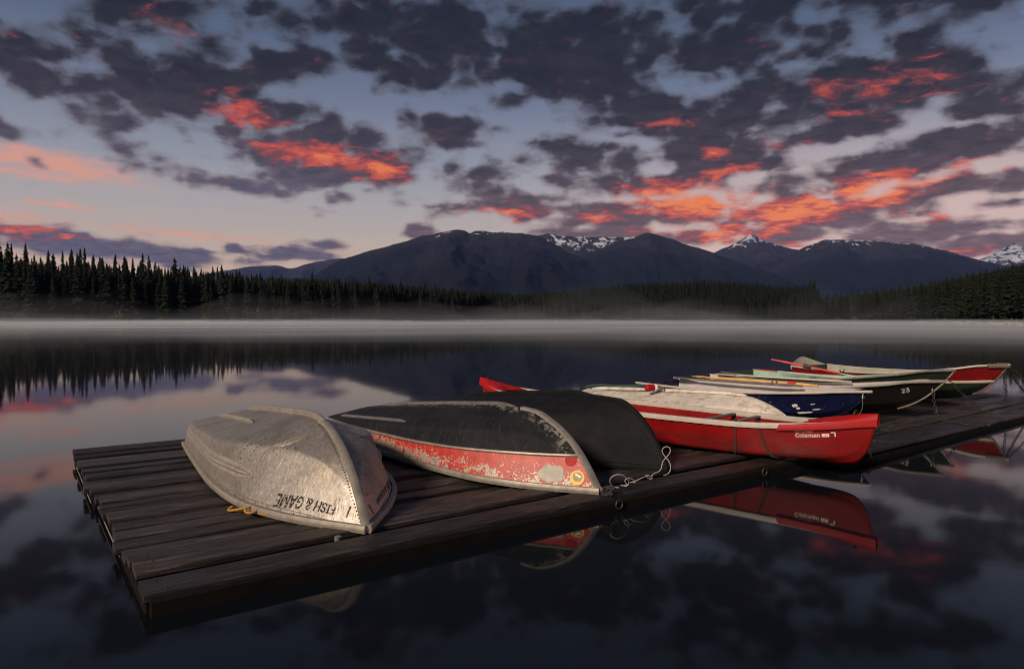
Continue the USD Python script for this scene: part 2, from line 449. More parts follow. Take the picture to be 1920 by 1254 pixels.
def build_blue_hull(g):
    o = g.obj()
    c = g.ramp(g.noise(o, 4, 5), [(.3, (.004, .006, .030)), (.7, (.008, .011, .052))])
    at = g.n('vector_math', math_type='distance', vector1=g.scale(o, (1, .6, 2.2)), vector2=(1.72, -.36, .64))('value')
    chip = g.math('multiply', g.mapr(at, .42, .16), g.mapr(g.noise(g.scale(o, (1, 1, 1.4)), 13, 5, .68), .55, .60))
    chip = g.math('maximum', chip, g.mapr(g.noise(o, 21, 4, .6), .715, .735))
    c = g.mixc(chip, c, (.62, .62, .62))
    s = scratches(g, o, (.1, .9, .3), (2, 60, 60), .67, .70)
    c = g.mixc(g.math('multiply', s, .25), c, (.2, .2, .26))
    return principled(g, base_color=c, roughness=.36, specular_ior_level=.3, normal=g.bump(g.noise(o, 6, 4), .1, .02))


def build_canoe_red(g):
    o = g.obj()
    c = g.ramp(g.noise(o, 3, 6, .6), [(.3, (.125, .0022, .003)), (.7, (.205, .0040, .0045))])
    s = scratches(g, o, (.1, .1, .2), (2.5, 90, 60), .66, .72)
    c = g.mixc(g.math('multiply', s, .30), c, (.34, .07, .06))
    sp = g.n('separate_xyz', vector=o)
    scuff_shade = g.math('multiply', g.mapr(sp('z'), .30, .03), g.mapr(g.noise(g.scale(o, (1.5, 6, 6)), 2.0, 6, .65), .36, .60))  # underside shade put into the lower hull colour, broken up as scuffs
    c = g.mixc(g.math('multiply', scuff_shade, .75), c, (.030, .010, .009))
    return principled(g, base_color=c, roughness=.38, specular_ior_level=.28, normal=g.bump(g.noise(o, 4, 4), .12, .02))


M = {}
M['aluminium'] = mat('weathered_aluminium', build_aluminium)
M['black'] = mat('scratched_black_paint', build_black)
M['flaking_red'] = mat('flaking_red_paint', build_flaking_red)
M['wood'] = mat('wet_dock_wood', build_wood)
M['jet'] = plain('jet_black_hull', (.0055, .0055, .007), .75, 0, .6, 6, .25, spec=.14)
M['shaded_beam_wood'] = plain('shaded_beam_timber', (.0055, .0045, .0042), .85, 0, .4, 9, .2, spec=.10)  # beam timber blackened: shade put into the colour against the sun
M['white_hull'] = mat('mossy_white_hull', build_white_hull)
M['blue_hull'] = mat('navy_hull_paint', build_blue_hull)
M['canoe_red'] = mat('canoe_red_plastic', build_canoe_red)
M['deck_red'] = plain('red_deck_plastic', (.27, .0055, .0075), .55, vary=.18, scale=6, spec=.2)
M['rail'] = plain('worn_aluminium_rail', (.245, .218, .188), .45, .35, .3, 14, .2)
M['dark_rail'] = plain('tarnished_dark_rail', (.13, .12, .115), .5, .3, .35, 14, .2)
M['grey_rail'] = plain('worn_grey_rail', (.20, .185, .17), .5, .2, .25, 12)
M['white_rail'] = plain('off_white_gunwale', (.38, .345, .30), .5, 0, .15, 12)
M['rivet'] = plain('dark_rivets', (.035, .030, .028), .6, .3, .2)
M['stencil'] = plain('black_stencil_paint', (.018, .016, .016), .7, 0, .2)
M['white_paint'] = plain('white_lettering', (.70, .66, .62), .6, 0, .15, 30)
M['worn_white'] = mat('worn_white_lettering', lambda g: principled(g, base_color=g.mixc(g.mapr(g.noise(g.obj(), 70, 5, .7), .53, .60), (.62, .58, .54), (.16, .004, .005)), roughness=.6, specular_ior_level=.15))
M['worn_stencil'] = mat('worn_stencil_paint', lambda g: principled(g, base_color=g.mixc(g.mapr(g.noise(g.obj(), 46, 6, .75), .50, .58), (.016, .015, .015), (.24, .22, .20)), roughness=.65, specular_ior_level=.2))
M['grey_paint'] = plain('grey_lettering', (.42, .41, .40), .6, 0, .15, 30)
M['float'] = plain('black_float_plastic', (.012, .012, .013), .5, 0, .2, 8)
M['steel'] = plain('rusty_steel', (.022, .018, .016), .6, .3, .35, 30, .2)
M['pale_rope'] = plain('pale_rope', (.34, .315, .30), .8, 0, .2, 60, .3)
M['yellow_rope'] = plain('yellow_rope', (.30, .145, .018), .8, 0, .25, 60, .3)
M['dark_rope'] = plain('dark_rope', (.020, .018, .017), .85, 0, .3, 60, .3)
M['brown_rope'] = plain('brown_rope', (.12, .09, .06), .85, 0, .3, 60, .3)
M['green_rope'] = plain('green_rope', (.016, .05, .038), .8, 0, .3, 60, .3)
M['grey_inside'] = plain('pale_grey_inside', (.36, .325, .325), .5, 0, .15, 6, .05)
M['green_inside'] = plain('mint_green_inside', (.20, .34, .255), .5, 0, .15, 6, .05)
M['olive_inside'] = plain('olive_grey_inside', (.25, .24, .19), .55, 0, .2, 6, .05)
M['dark_green'] = plain('dark_green_hull', (.012, .020, .014), .36, 0, .25, 5, .1, spec=.3)
M['dark_brown'] = plain('dark_brown_hull', (.009, .0075, .0075), .36, 0, .25, 5, .1, spec=.3)
M['red_paint'] = plain('deep_red_hull', (.13, .0045, .006), .4, 0, .2, 5, .1, spec=.25)
M['oar_wood'] = plain('varnished_oar_wood', (.62, .36, .10), .4, 0, .2, 9)
M['oar_red'] = plain('red_oar_paint', (.42, .03, .028), .45, 0, .2, 12)
M['rubber'] = plain('black_rubber', (.012, .012, .012), .6, 0, .2, 12)
M['yellow_sticker'] = plain('yellow_sticker', (.66, .36, .03), .5, 0, .12, 30)
M['olive_sticker'] = plain('olive_sticker', (.20, .17, .06), .5, 0, .5, 60)


# ------------------------------------------------------------------ lake, shore, mountains
def build_water(g):
    p = g.pos()
    s = g.n('separate_xyz', vector=p)
    far = g.mapr(g.math('logarithm', g.math('maximum', s('y'), 1.0), math.e), 3.5, 5.5)
    ripple = g.noise(g.scale(p, (.9, 1.6, 1)), 1.0, 4, .55, .4)
    swell = g.noise(g.scale(p, (.12, .3, 1)), 1.0, 2, .5)
    h = g.math('multiply_add', swell, .6, g.math('multiply', ripple, .25))
    wind = g.math('multiply', far, g.mapr(g.noise(g.scale(p, (.006, .045, 1)), 1.0, 4, .6), .40, .64))
    rough = g.mapr(wind, 0, 1, .040, .15, kind='linear')
    strength = g.mapr(far, 0, 1, .035, .10, kind='linear')
    nrm = g.n('bump', height=h, strength=strength, distance=.06)('normal')
    return principled(g, base_color=(.0035, .0045, .0065), roughness=rough, ior=1.33, specular_ior_level=.29, normal=nrm)


M['water'] = mat('lake_water', build_water)
S = 16000.0
gx = np.concatenate([[-S, -4000, -1000], np.linspace(-400, 400, 9), [1000, 4000, S]])
G_ = np.stack(list(np.meshgrid(gx, gx, indexing='ij')) + [np.zeros((len(gx), len(gx)))], -1)
top('lake', sheet(G_), M['water'], 'still dark lake mirroring the clouds and the trees', 'lake', kind='structure')

# shoreline as (x/y, distance) seen from the dock
SHORE = np.array([(-3.0, 120), (-1.6, 190), (-.95, 235), (-.75, 242), (-.5, 275), (-.25, 320), (-.08, 385), (.0, 430), (.25, 440), (.40, 350), (.455, 300), (.58, 222), (.66, 190), (.75, 162), (.95, 135), (1.6, 105), (3.0, 80)])
shore_at = PchipInterpolator(SHORE[:, 0], SHORE[:, 1])


def ground_z(x, y):
    x, y = np.asarray(x, float), np.asarray(y, float)
    r = np.clip(x / np.maximum(y, 1), -3, 3)
    e = y - shore_at(r)                                  # metres behind the shoreline
    z = np.where(e < 0, np.maximum(e * .08, -.9), 1.6 * (1 - np.exp(-np.maximum(e, 0) / 9)))
    n = meshkit.fbm(np.stack([x / 60, y / 60, 0 * x], -1), 4, 3)
    z = z + np.where(e > 0, 1 - np.exp(-np.maximum(e, 0) / 40), 0) * (n - .5) * 4
    sm = lambda a, b, v: (lambda t: t * t * (3 - 2 * t))(np.clip((v - a) / (b - a), 0, 1))
    left = 9 * sm(-.15, -.7, r) * sm(10, 160, e)
    right = 27 * sm(.42, .80, r) * sm(8, 190, e) + 10 * sm(.55, .8, r) * sm(100, 400, e)
    mid = sm(420, 950, y) * 30 * np.exp(-((r - .27) / .24) ** 2) * sm(0, 300, e)
    back = sm(1500, 4000, y) * 40
    return z + left + right + mid + back + sm(500, 1200, y) * 6


def build_ground(g):
    p = g.pos()
    c = g.ramp(g.noise(p, .12, 6, .65), [(.3, (.018, .020, .010)), (.7, (.050, .052, .024))])
    s = g.n('separate_xyz', vector=p)
    bank = g.math('multiply', g.mapr(s('z'), 1.1, .3), g.mapr(g.noise(p, .35, 5, .7), .46, .60))
    c = g.mixc(g.math('multiply', bank, .8), c, (.20, .17, .13))
    return principled(g, base_color=c, roughness=.95, specular_ior_level=.1)


M['ground'] = mat('forest_floor', build_ground)
rs = np.concatenate([np.linspace(-3, -1, 14), np.linspace(-.95, .95, 130), np.linspace(1, 3, 14)])
es = np.concatenate([np.linspace(-12, 40, 40), np.geomspace(46, 14000, 46)])
R_, E_ = np.meshgrid(rs, es, indexing='ij')
Y_ = shore_at(R_) + E_
X_ = R_ * Y_
X_ = np.clip(X_, -14000, 14000)
Z_ = ground_z(X_, Y_)
top('shore', sheet(np.stack([X_, Y_, Z_], -1)), M['ground'], 'dark wooded lake shore with a grassy stony bank', 'shore', kind='structure', smooth=True)


def build_mountain(snow_lo, snow_amount):
    def b(g):
        p = g.pos()
        s = g.n('separate_xyz', vector=p)
        f = g.noise(g.scale(p, (.0018, .0018, .004)), 1.0, 8, .65)
        c = g.ramp(g.math('multiply_add', g.math('subtract', f, .5), 1.1, g.mapr(s('z'), 150, 900, kind='linear')), [(.15, (.0045, .006, .0085)), (.45, (.008, .0095, .0135)), (.6, (.014, .0145, .021)), (.9, (.024, .0215, .027))])  # rock darkened and blued: distance haze put into its colour
        n = g.noise(g.scale(p, (.0085, .0045, .0075)), 1.0, 6, .64, .9)
        n = g.math('multiply_add', g.math('subtract', g.noise(g.scale(p, (.022, .010, .016)), 1.0, 4, .6, .6), .5), .55, n)
        h = g.mapr(s('z'), snow_lo, snow_lo + 320, -.30, .03)
        snow = g.mapr(g.math('add', n, h), .63 - snow_amount, .65 - snow_amount)
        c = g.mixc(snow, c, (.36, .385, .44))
        return principled(g, base_color=c, roughness=.9, specular_ior_level=.1, normal=g.bump(f, .8, 120))
    return b


def massif(name, label, pts, D, base, snow_lo, snow_amount, seed, spur=.16):
    """A mountain range whose skyline passes over the given points: x/y of the viewing direction times distance, and height."""
    q = np.array(pts, float)
    xr = (q[:, 0] - 960) / FPX * D
    zr = (598 - q[:, 1]) / FPX * D
    xs = np.linspace(xr[0], xr[-1], 260)
    zs = PchipInterpolator(xr, zr)(xs)
    zs = zs + (meshkit.fbm(np.stack([xs / 160, 0 * xs, 0 * xs + seed], -1), 5, seed) - .5) * 26
    v = np.concatenate([np.linspace(0, 1, 64), np.linspace(1.03, 1.6, 12)])
    Xs, Vs = np.meshgrid(xs, v, indexing='ij')
    Zc = np.broadcast_to(zs[:, None], Xs.shape)
    Y = D - base * (1 - Vs)
    prof = np.where(Vs <= 1, np.clip(Vs, 0, 1) ** 1.25, np.maximum(1 - (Vs - 1) * 1.5, 0))
    n = meshkit.fbm(np.stack([Xs / 620 + .35 * Vs, Y / 1500, 0 * Xs + seed], -1), 6, seed + 5)
    rid = 1 - np.abs(2 * n - 1)
    Z = Zc * prof
    amp = np.clip(Vs, 0, 1) * np.clip(1 - Vs, 0, 1) * 4
    Z = Z + amp * Zc * spur * 1.5 * (rid - .75) * 2
    X = Xs + amp * (meshkit.fbm(np.stack([Xs / 500, Y / 500, 0 * Xs + 9], -1), 4, seed + 11) - .5) * 240
    X = X * (1 - (1 - Vs) * base / D * .5)
    Z = np.maximum(Z, 0) - 3
    usdm = mat(name + '_haze_tinted_rock', build_mountain(snow_lo, snow_amount))
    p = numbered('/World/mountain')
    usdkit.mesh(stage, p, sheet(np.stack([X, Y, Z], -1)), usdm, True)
    data(stage.GetPrimAtPath(p), label, 'mountain', kind='structure')


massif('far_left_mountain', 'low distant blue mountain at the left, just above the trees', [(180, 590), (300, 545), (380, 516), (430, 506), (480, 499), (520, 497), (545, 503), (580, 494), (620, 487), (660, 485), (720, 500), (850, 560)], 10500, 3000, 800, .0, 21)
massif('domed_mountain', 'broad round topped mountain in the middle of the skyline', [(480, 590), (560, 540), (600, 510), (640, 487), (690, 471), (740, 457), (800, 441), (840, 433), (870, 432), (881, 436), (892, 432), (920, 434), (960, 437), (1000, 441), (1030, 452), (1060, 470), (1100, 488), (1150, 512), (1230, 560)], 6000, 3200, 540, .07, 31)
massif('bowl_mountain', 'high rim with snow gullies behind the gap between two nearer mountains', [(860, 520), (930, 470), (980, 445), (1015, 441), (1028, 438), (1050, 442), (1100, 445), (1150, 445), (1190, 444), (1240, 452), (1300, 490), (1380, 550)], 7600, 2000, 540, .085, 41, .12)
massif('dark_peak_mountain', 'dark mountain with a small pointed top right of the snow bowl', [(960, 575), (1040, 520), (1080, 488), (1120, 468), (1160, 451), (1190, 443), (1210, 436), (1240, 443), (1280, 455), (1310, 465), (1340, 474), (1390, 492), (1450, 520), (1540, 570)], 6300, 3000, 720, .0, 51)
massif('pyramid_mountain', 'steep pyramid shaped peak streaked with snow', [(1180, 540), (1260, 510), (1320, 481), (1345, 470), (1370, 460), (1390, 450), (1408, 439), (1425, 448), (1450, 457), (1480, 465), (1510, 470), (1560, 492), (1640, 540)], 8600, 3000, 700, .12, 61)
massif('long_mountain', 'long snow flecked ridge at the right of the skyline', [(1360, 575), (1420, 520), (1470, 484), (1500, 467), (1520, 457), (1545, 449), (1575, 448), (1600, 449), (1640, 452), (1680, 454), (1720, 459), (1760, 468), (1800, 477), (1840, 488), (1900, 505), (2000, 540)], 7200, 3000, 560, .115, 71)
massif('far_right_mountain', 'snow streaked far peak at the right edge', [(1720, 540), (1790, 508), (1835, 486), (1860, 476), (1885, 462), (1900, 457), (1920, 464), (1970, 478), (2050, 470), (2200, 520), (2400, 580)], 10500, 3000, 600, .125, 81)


# conifers
def conifer(seed, slim):
    r = np.random.default_rng(seed)
    H = 1.0
    V, F = [], []
    nw = 30
    start = r.uniform(.10, .2)
    for i in range(nw):
        h = start + (1 - start) * (i / nw) ** .92
        rad = slim * (1 - h) ** .75 * r.uniform(.72, 1.12) + .006
        if i < 4: rad *= .65 + .1 * i
        nb = max(4, int(9 - 4 * h))
        a0 = r.uniform(0, 6.28)
        for k in range(nb):
            a = a0 + 6.283 * k / nb + r.uniform(-.25, .25)
            L = rad * r.uniform(.6, 1.25)
            w = L * r.uniform(.28, .42) + .006
            c, s = math.cos(a), math.sin(a)
            droop = L * r.uniform(.25, .55)
            b0 = len(V)
            zt = h + r.uniform(-.012, .012)
            P = lambda rr, ss, dz: V.append((c * rr - s * ss, s * rr + c * ss, zt + dz))
            P(0, 0, .022), P(L * .45, -w, -droop * .55), P(L * .45, w, -droop * .55), P(L * .55, 0, -droop * .25 + .012), P(L, 0, -droop * .8), P(L * .8, -w * .7, -droop), P(L * .8, w * .7, -droop)
            F += [(b0, b0 + 1, b0 + 3), (b0, b0 + 3, b0 + 2), (b0 + 3, b0 + 1, b0 + 5), (b0 + 3, b0 + 5, b0 + 4), (b0 + 3, b0 + 4, b0 + 6), (b0 + 3, b0 + 6, b0 + 2)]
    b0 = len(V)
    for k in range(4):
        V.append((.010 * math.cos(k * 1.57), .010 * math.sin(k * 1.57), .93))
    V.append((0, 0, 1.03))
    F += [(b0 + k, b0 + (k + 1) % 4, b0 + 4) for k in range(4)]
    crown = trimesh.Trimesh(np.array(V), np.array(F), process=False)
    trunk = trimesh.creation.cone(radius=.013, height=.97, sections=6)
    return crown, trunk


def build_needles(g):
    r = g.n('object_info')('random')
    p = g.obj()
    c = g.mixc(r, (.006, .009, .007), (.013, .016, .010))
    c = g.mixc(g.mapr(g.noise(p, 14, 3), .45, .7, 0, .5), c, (.020, .022, .013))
    return principled(g, base_color=c, roughness=.95, specular_ior_level=.03)


M['needles'] = mat('conifer_needles', build_needles)
M['bark'] = plain('conifer_bark', (.040, .032, .028), .9, 0, .3, 20, spec=.1)
M['bush'] = plain('shore_bush_leaves', (.050, .056, .022), .8, 0, .5, 3, spec=.15)
SPECIES = []
for k, slim in enumerate((.13, .165, .115, .185, .15, .21)):
    cp = f'/World/conifer_kind_{k + 1:03d}'
    stage.CreateClassPrim(cp)
    crown, trunk = conifer(100 + k, slim)
    usdkit.mesh(stage, cp + '/trunk', trunk, M['bark'])
    usdkit.mesh(stage, cp + '/crown', crown, M['needles'])
    SPECIES.append((cp, crown, trunk))


def plant_tree(x, y, h, k, label, group):
    p = numbered('/World/conifer_tree')
    t = UsdGeom.Xform.Define(stage, p)
    t.AddTranslateOp().Set(Gf.Vec3d(float(x), float(y), float(ground_z(x, y)) - .1))
    t.AddRotateZOp().Set(float(rng.uniform(0, 360)))
    t.AddScaleOp().Set(Gf.Vec3f(*(float(h * q) for q in (rng.uniform(.9, 1.15),) * 2 + (1,))))
    t.GetPrim().GetReferences().AddInternalReference(SPECIES[k][0])
    t.GetPrim().SetInstanceable(True)
    data(t, label, 'tree', group)


# the skyline of the left wood (picture x, picture y): tops of the standing trees
LEFT_TOPS = PchipInterpolator([-120, 0, 60, 120, 200, 300, 360, 430, 480, 560, 640, 700, 760, 860, 960, 1040], [440, 450, 466, 474, 480, 489, 498, 508, 515, 518, 523, 526, 531, 540, 547, 549])
n_tree = 0
rows = [(5, 9, 1.02), (13, 20, 1.0), (24, 36, .97)]
for ri, (e0, e1, hf) in enumerate(rows):
    px = -60.0 + 7 * ri
    while px < 1010:
        r0 = (px - 960) / FPX
        e = rng.uniform(e0, e1) * (1.0 if px < 640 else 1.4)
        y = float(shore_at(r0)) + e
        x = r0 * y
        z = float(ground_z(x, y))
        want = (598 - float(LEFT_TOPS(px))) / FPX * y + CAM_H - z
        h = want * hf * (rng.uniform(.72, 1.0) if rng.random() < .72 else rng.uniform(1.0, 1.10))
        k = int(rng.integers(0, 6))
        if px < 130: lab = ('tall dark conifer at the far left end of the wood', 'conifers at the left edge')
        elif px < 380: lab = ('tall dark conifer in the tall wood above the long driftwood log', 'conifers of the tall left wood')
        elif px < 650: lab = ('dark conifer in the wood before the low distant blue mountain', 'conifers before the low blue mountain')
        else: lab = ('small dark conifer of the thinning wood below the domed mountain', 'conifers below the domed mountain')
        plant_tree(x, y, h, k, *lab)
        n_tree += 1
        px += rng.uniform(8, 19) * (1.0 if px < 640 else 1.25)
RIGHT_TOPS = PchipInterpolator([1530, 1560, 1600, 1660, 1700, 1760, 1800, 1860, 1920, 1990], [562, 557, 553, 545, 540, 529, 520, 508, 494, 482])
for (e0, e1) in ((6, 11), (50, 80), (120, 180)):
    px = 1535.0
    while px < 1985 and n_tree < 292:
        r0 = (px - 960) / FPX
        y = float(shore_at(r0)) + rng.uniform(e0, e1)
        x = r0 * y
        z = float(ground_z(x, y))
        h = rng.uniform(13, 20) if e0 < 100 else rng.uniform(15, 22)
        top_max = (598 - float(RIGHT_TOPS(px)) + 6) / FPX * y + CAM_H - z
        h = max(6, min(h, top_max))
        plant_tree(x, y, h, int(rng.integers(0, 6)), *(('dark conifer low on the right hill, left of the far right peak', 'conifers of the lower right hill') if px < 1760 else ('dark conifer on the right hill under the far right snow peak', 'conifers of the upper right hill')))
        n_tree += 1
        px += rng.uniform(11, 25)

# the rest of the woods, that read as one mass
pts = []
def scatter(r0, r1, e0, e1, n, hlo, hhi):
    rr = rng.uniform(r0, r1, n)
    ee = e0 + (e1 - e0) * rng.random(n) ** 1.4
    yy = shore_at(rr) + ee
    xx = rr * yy
    hh = rng.uniform(hlo, hhi, n)
    # never over the skyline that the standing trees make
    for x, y, h, r in zip(xx, yy, hh, rr):
        z = float(ground_z(x, y))
        px = 960 + r * FPX
        if px < 1020: lim = (598 - float(LEFT_TOPS(max(px, -120))) - 3) / FPX * y + CAM_H - z
        elif px > 1535: lim = (598 - float(RIGHT_TOPS(min(px, 1990)))) / FPX * y + CAM_H - z
        else: lim = 99
        h = min(h, lim)
        if h > 4: pts.append((x, y, z - .2, h))
scatter(-1.0, .05, 4, 45, 1500, 9, 22)
scatter(-1.0, .05, 45, 160, 1100, 14, 24)
scatter(.0, .46, 5, 60, 700, 9, 15)
scatter(.0, .50, 60, 900, 3600, 12, 20)
scatter(.43, .95, 5, 60, 500, 7, 14)
scatter(.42, .95, 40, 420, 1900, 13, 21)
pts = np.array(pts)
fp = '/World/forest'
pi = UsdGeom.PointInstancer.Define(stage, fp)
rel = []
for k, (cp, crown, trunk) in enumerate(SPECIES[:4]):
    UsdGeom.Xform.Define(stage, f'{fp}/conifer_{k + 1:03d}')
    usdkit.mesh(stage, f'{fp}/conifer_{k + 1:03d}/trunk', trunk, M['bark'])
    usdkit.mesh(stage, f'{fp}/conifer_{k + 1:03d}/crown', crown, M['needles'])
    rel.append(Sdf.Path(f'{fp}/conifer_{k + 1:03d}'))
pi.CreatePrototypesRel().SetTargets(rel)
pi.CreateProtoIndicesAttr(Vt.IntArray.FromNumpy(rng.integers(0, 4, len(pts)).astype(np.int32)))
pi.CreatePositionsAttr(Vt.Vec3fArray.FromNumpy(pts[:, :3].astype(np.float32)))
pi.CreateScalesAttr(Vt.Vec3fArray.FromNumpy((pts[:, 3:4] * np.array([[1.15, 1.15, 1]])).astype(np.float32)))
ang = rng.uniform(0, math.pi, len(pts))
qs = np.zeros((len(pts), 4))
pi.CreateOrientationsAttr(Vt.QuathArray([Gf.Quath(float(math.cos(a)), 0, 0, float(math.sin(a))) for a in ang]))
data(pi, 'distant conifer forest on the shores and hills that reads as one dark mass', 'forest', kind='stuff')


# bushes, stones and driftwood along the left shore
def bush_mesh(seed, w, h):
    r = np.random.default_rng(seed)
    n = 260
    c = r.normal(size=(n, 3))
    c = unit(c) * r.random((n, 1)) ** .45
    c = c * [w / 2, w / 2, h / 2] + [0, 0, h * .52]
    c[:, 2] *= 1 + .3 * np.sin(3 * np.arctan2(c[:, 1], c[:, 0]) + seed)
    c[:, 2] = np.maximum(c[:, 2], .02)
    d1, d2 = unit(r.normal(size=(n, 3))), unit(r.normal(size=(n, 3)))
    sz = .11 * h * r.uniform(.6, 1.3, (n, 1))
    v = np.stack([c - d1 * sz, c + d1 * sz, c + d2 * sz * 1.4], 1).reshape(-1, 3)
    return trimesh.Trimesh(v, np.arange(3 * n).reshape(-1, 3), process=False)


def shore_point(px, e):
    r0 = (px - 960) / FPX
    y = float(shore_at(r0)) + e
    return r0 * y, y, float(ground_z(r0 * y, y))


for i, (px, w, h, e) in enumerate([(40, 5, 3.0, 3), (110, 6, 3.2, 4), (150, 4, 2.4, 3), (215, 7, 4.2, 3), (262, 4, 3, 3), (300, 3, 2, 2), (385, 4, 3.0, 3), (438, 2.2, 6.0, 4), (484, 2.6, 5.5, 3), (520, 3.5, 3, 3), (553, 2.2, 6.2, 4), (590, 4, 2.6, 3), (700, 5, 2.5, 3), (800, 5, 2.6, 4)]):
    x, y, z = shore_point(px, e)
    nth = ('first', 'second', 'third', 'fourth', 'fifth', 'sixth', 'seventh', 'eighth', 'ninth', 'tenth', 'eleventh')
    cnt = [0, 0] if i == 0 else cnt
    cnt[h > 5] += 1
    lab = f'slender pale young tree on the left shore, {nth[cnt[h > 5] - 1]} from the left' if h > 5 else f'low bush at the left water edge, {nth[cnt[0] - 1]} from the left'
    t = thing('shore_bush', lab, 'bush', (x, y, z - .1), group='young trees on the left shore' if h > 5 else 'bushes along the left shore')
    part(t, 'foliage', bush_mesh(i, w, h), M['bush'])
    part(t, 'stem', trimesh.creation.cylinder(.06, h * .8, sections=6, transform=trimesh.transformations.translation_matrix((0, 0, h * .4))), M['bark'])
M['stone'] = plain('pale_shore_stone', (.34, .30, .27), .9, 0, .4, 2)
stones = []
for _ in range(420):
    px = rng.uniform(-40, 640) if rng.random() < .75 else rng.uniform(1700, 1960)
    x, y, z = shore_point(px, rng.uniform(-.2, 4))
    s = trimesh.creation.icosphere(1, 1.0)
    s.vertices *= rng.uniform(.7, 1.2, (len(s.vertices), 1))
    s.apply_scale(rng.uniform(.10, .45) * np.array([1.5, 1.1, .55]))
    s.apply_translation((x, y, z + .03))
    stones.append(s)
top('shore_stones', cat(stones), M['stone'], 'pale stones and gravel scattered along the water edge', 'stones', kind='stuff')
M['driftwood'] = plain('bleached_driftwood', (.42, .37, .32), .8, 0, .2, 3)
for px, L, yaw, lab in ((357, 16, .05, 'long pale driftwood log on the left bank below the tall trees'), (756, 9, -.1, 'short bleached log at the far water edge under the domed mountain'), (545, 7, .1, 'pale log on the bank beside the slender young tree'), (1120, 6, .2, 'small bleached branchy log on the far middle shore')):
    x, y, z = shore_point(px, 1.6)
    q = np.linspace(-L / 2, L / 2, 7)
    P = np.stack([x + q * math.cos(yaw), y + q * math.sin(yaw), z + .3 + .08 * np.sin(q)], 1)
    top('driftwood_log', sweep(P, circ(.22, 7), scale=np.linspace(1, .5, 7)), M['driftwood'], lab, 'log')


# ------------------------------------------------------------------ haze and mist
AIR = 14500.0
hz = trimesh.creation.box(bounds=[[-AIR, -900, -2.2], [AIR, 12600, 1750]])
M['haze'] = mat('thin_blue_air', lambda g: g.n('principled_volume', color=(.22, .36, .98), density=1.6e-5, anisotropy=.0)('volume'), volume=True)
top('haze', hz, M['haze'], 'thin bluish air over lake and mountains', 'haze', kind='stuff')


def mist(name, label, x0, x1, y0, y1, z0, hgt, dens, seed):
    nx, ny = 60, 40
    u, v = np.meshgrid(np.linspace(0, 1, nx), np.linspace(0, 1, ny), indexing='ij')
    X, Y = x0 + (x1 - x0) * u, y0 + (y1 - y0) * v
    n = meshkit.fbm(np.stack([X / 45, Y / 22, 0 * X], -1), 4, seed)
    n = n * (.55 + .9 * meshkit.fbm(np.stack([X / 170, Y / 120, 0 * X + 5], -1), 2, seed + 3))
    edge_ = np.clip(np.minimum(np.minimum(u, 1 - u) * 8, np.minimum((v * 2.3) ** .85, (1 - v) * 6)), 0, 1)
    Zt = z0 + .02 + hgt * edge_ * np.clip((n - .5) * 4.2 + .62, .10, 2.0)
    topg, botg = np.stack([X, Y, Zt], -1), np.stack([X, Y, 0 * X + z0], -1)
    v1, f1 = sheet(topg)
    v2, f2 = sheet(botg, True)
    N = nx * ny
    idx = np.arange(N).reshape(nx, ny)
    loop = np.concatenate([idx[0, :], idx[1:, -1], idx[-1, -2::-1], idx[-2:0:-1, 0]])
    nxt = np.roll(loop, -1)
    rim = np.vstack([np.stack([nxt, loop, loop + N], 1), np.stack([nxt, loop + N, nxt + N], 1)])
    mm = trimesh.Trimesh(np.vstack([v1, v2]), np.vstack([f1, f2 + N, rim]), process=False)
    mm.fix_normals()
    mt = mat(name, lambda g: g.n('principled_volume', color=(.84, .90, 1.0), density=dens, anisotropy=.1)('volume'), volume=True)
    top('mist', mm, mt, label, 'mist', kind='stuff')


mist('low_lake_mist', 'pale low mist lying on the far water', -330, 300, 20, 430, .012, .80, .0024, 3)
mist('high_lake_mist', 'thin veil of mist rising before the far shore', -330, 300, 110, 470, .02, 9.0, .0013, 9)


mist('near_lake_mist', 'faint veil of mist over the middle of the lake', -260, 220, 14, 300, .006, .95, .0085, 17)

RIV = (np.array([(math.cos(k * 1.0472), math.sin(k * 1.0472), 0) for k in range(6)] + [(.55 * math.cos(k * 1.0472), .55 * math.sin(k * 1.0472), .5) for k in range(6)] + [(0, 0, .55)]),
       np.array([(k, (k + 1) % 6, 6 + (k + 1) % 6) for k in range(6)] + [(k, 6 + (k + 1) % 6, 6 + k) for k in range(6)] + [(6 + k, 6 + (k + 1) % 6, 12) for k in range(6)]))

# ------------------------------------------------------------------ docks
DOCK_Z = .105
E1 = math.atan2(.5880, .8090)                       # heading of the front edge: 36 degrees
DOCK_O = np.array([-1.853, 3.417])


def plank(L, w, th, seed, xoff=0.0):
    """A slightly warped board, its long axis along x from 0 to L."""
    r = np.random.default_rng(seed)
    n = 14
    xs = np.linspace(0, L, n)
    P = np.stack([xs, .006 * np.sin(xs * r.uniform(.6, 1.4) + r.uniform(0, 6)), .007 * np.sin(xs * r.uniform(.5, 1.2) + r.uniform(0, 6))], 1)
    b = .009
    pr = [(-w / 2 + b, -th), (w / 2 - b, -th), (w / 2, -th + b), (w / 2, -b), (w / 2 - b, 0), (-w / 2 + b, 0), (-w / 2, -b), (-w / 2, -th + b)]
    tilt = r.uniform(-.035, .035)
    mshh = sweep(P, pr)
    mshh.vertices[:, 2] += tilt * mshh.vertices[:, 1]
    return mshh


dock = thing('floating_dock', 'dark weathered timber dock in the foreground carrying the upturned boats', 'dock', (DOCK_O[0], DOCK_O[1], 0), E1)
def boards(y0, y1, seed):
    r = np.random.default_rng(seed)
    out, y = [], y0
    while y < y1 - .12:
        w = r.uniform(.135, .20)
        if y1 - (y + w) < .10: w = y1 - y
        out.append((y, y + w))
        y += w + (r.uniform(.022, .034) if r.random() < .4 else r.uniform(.010, .016))
    return out


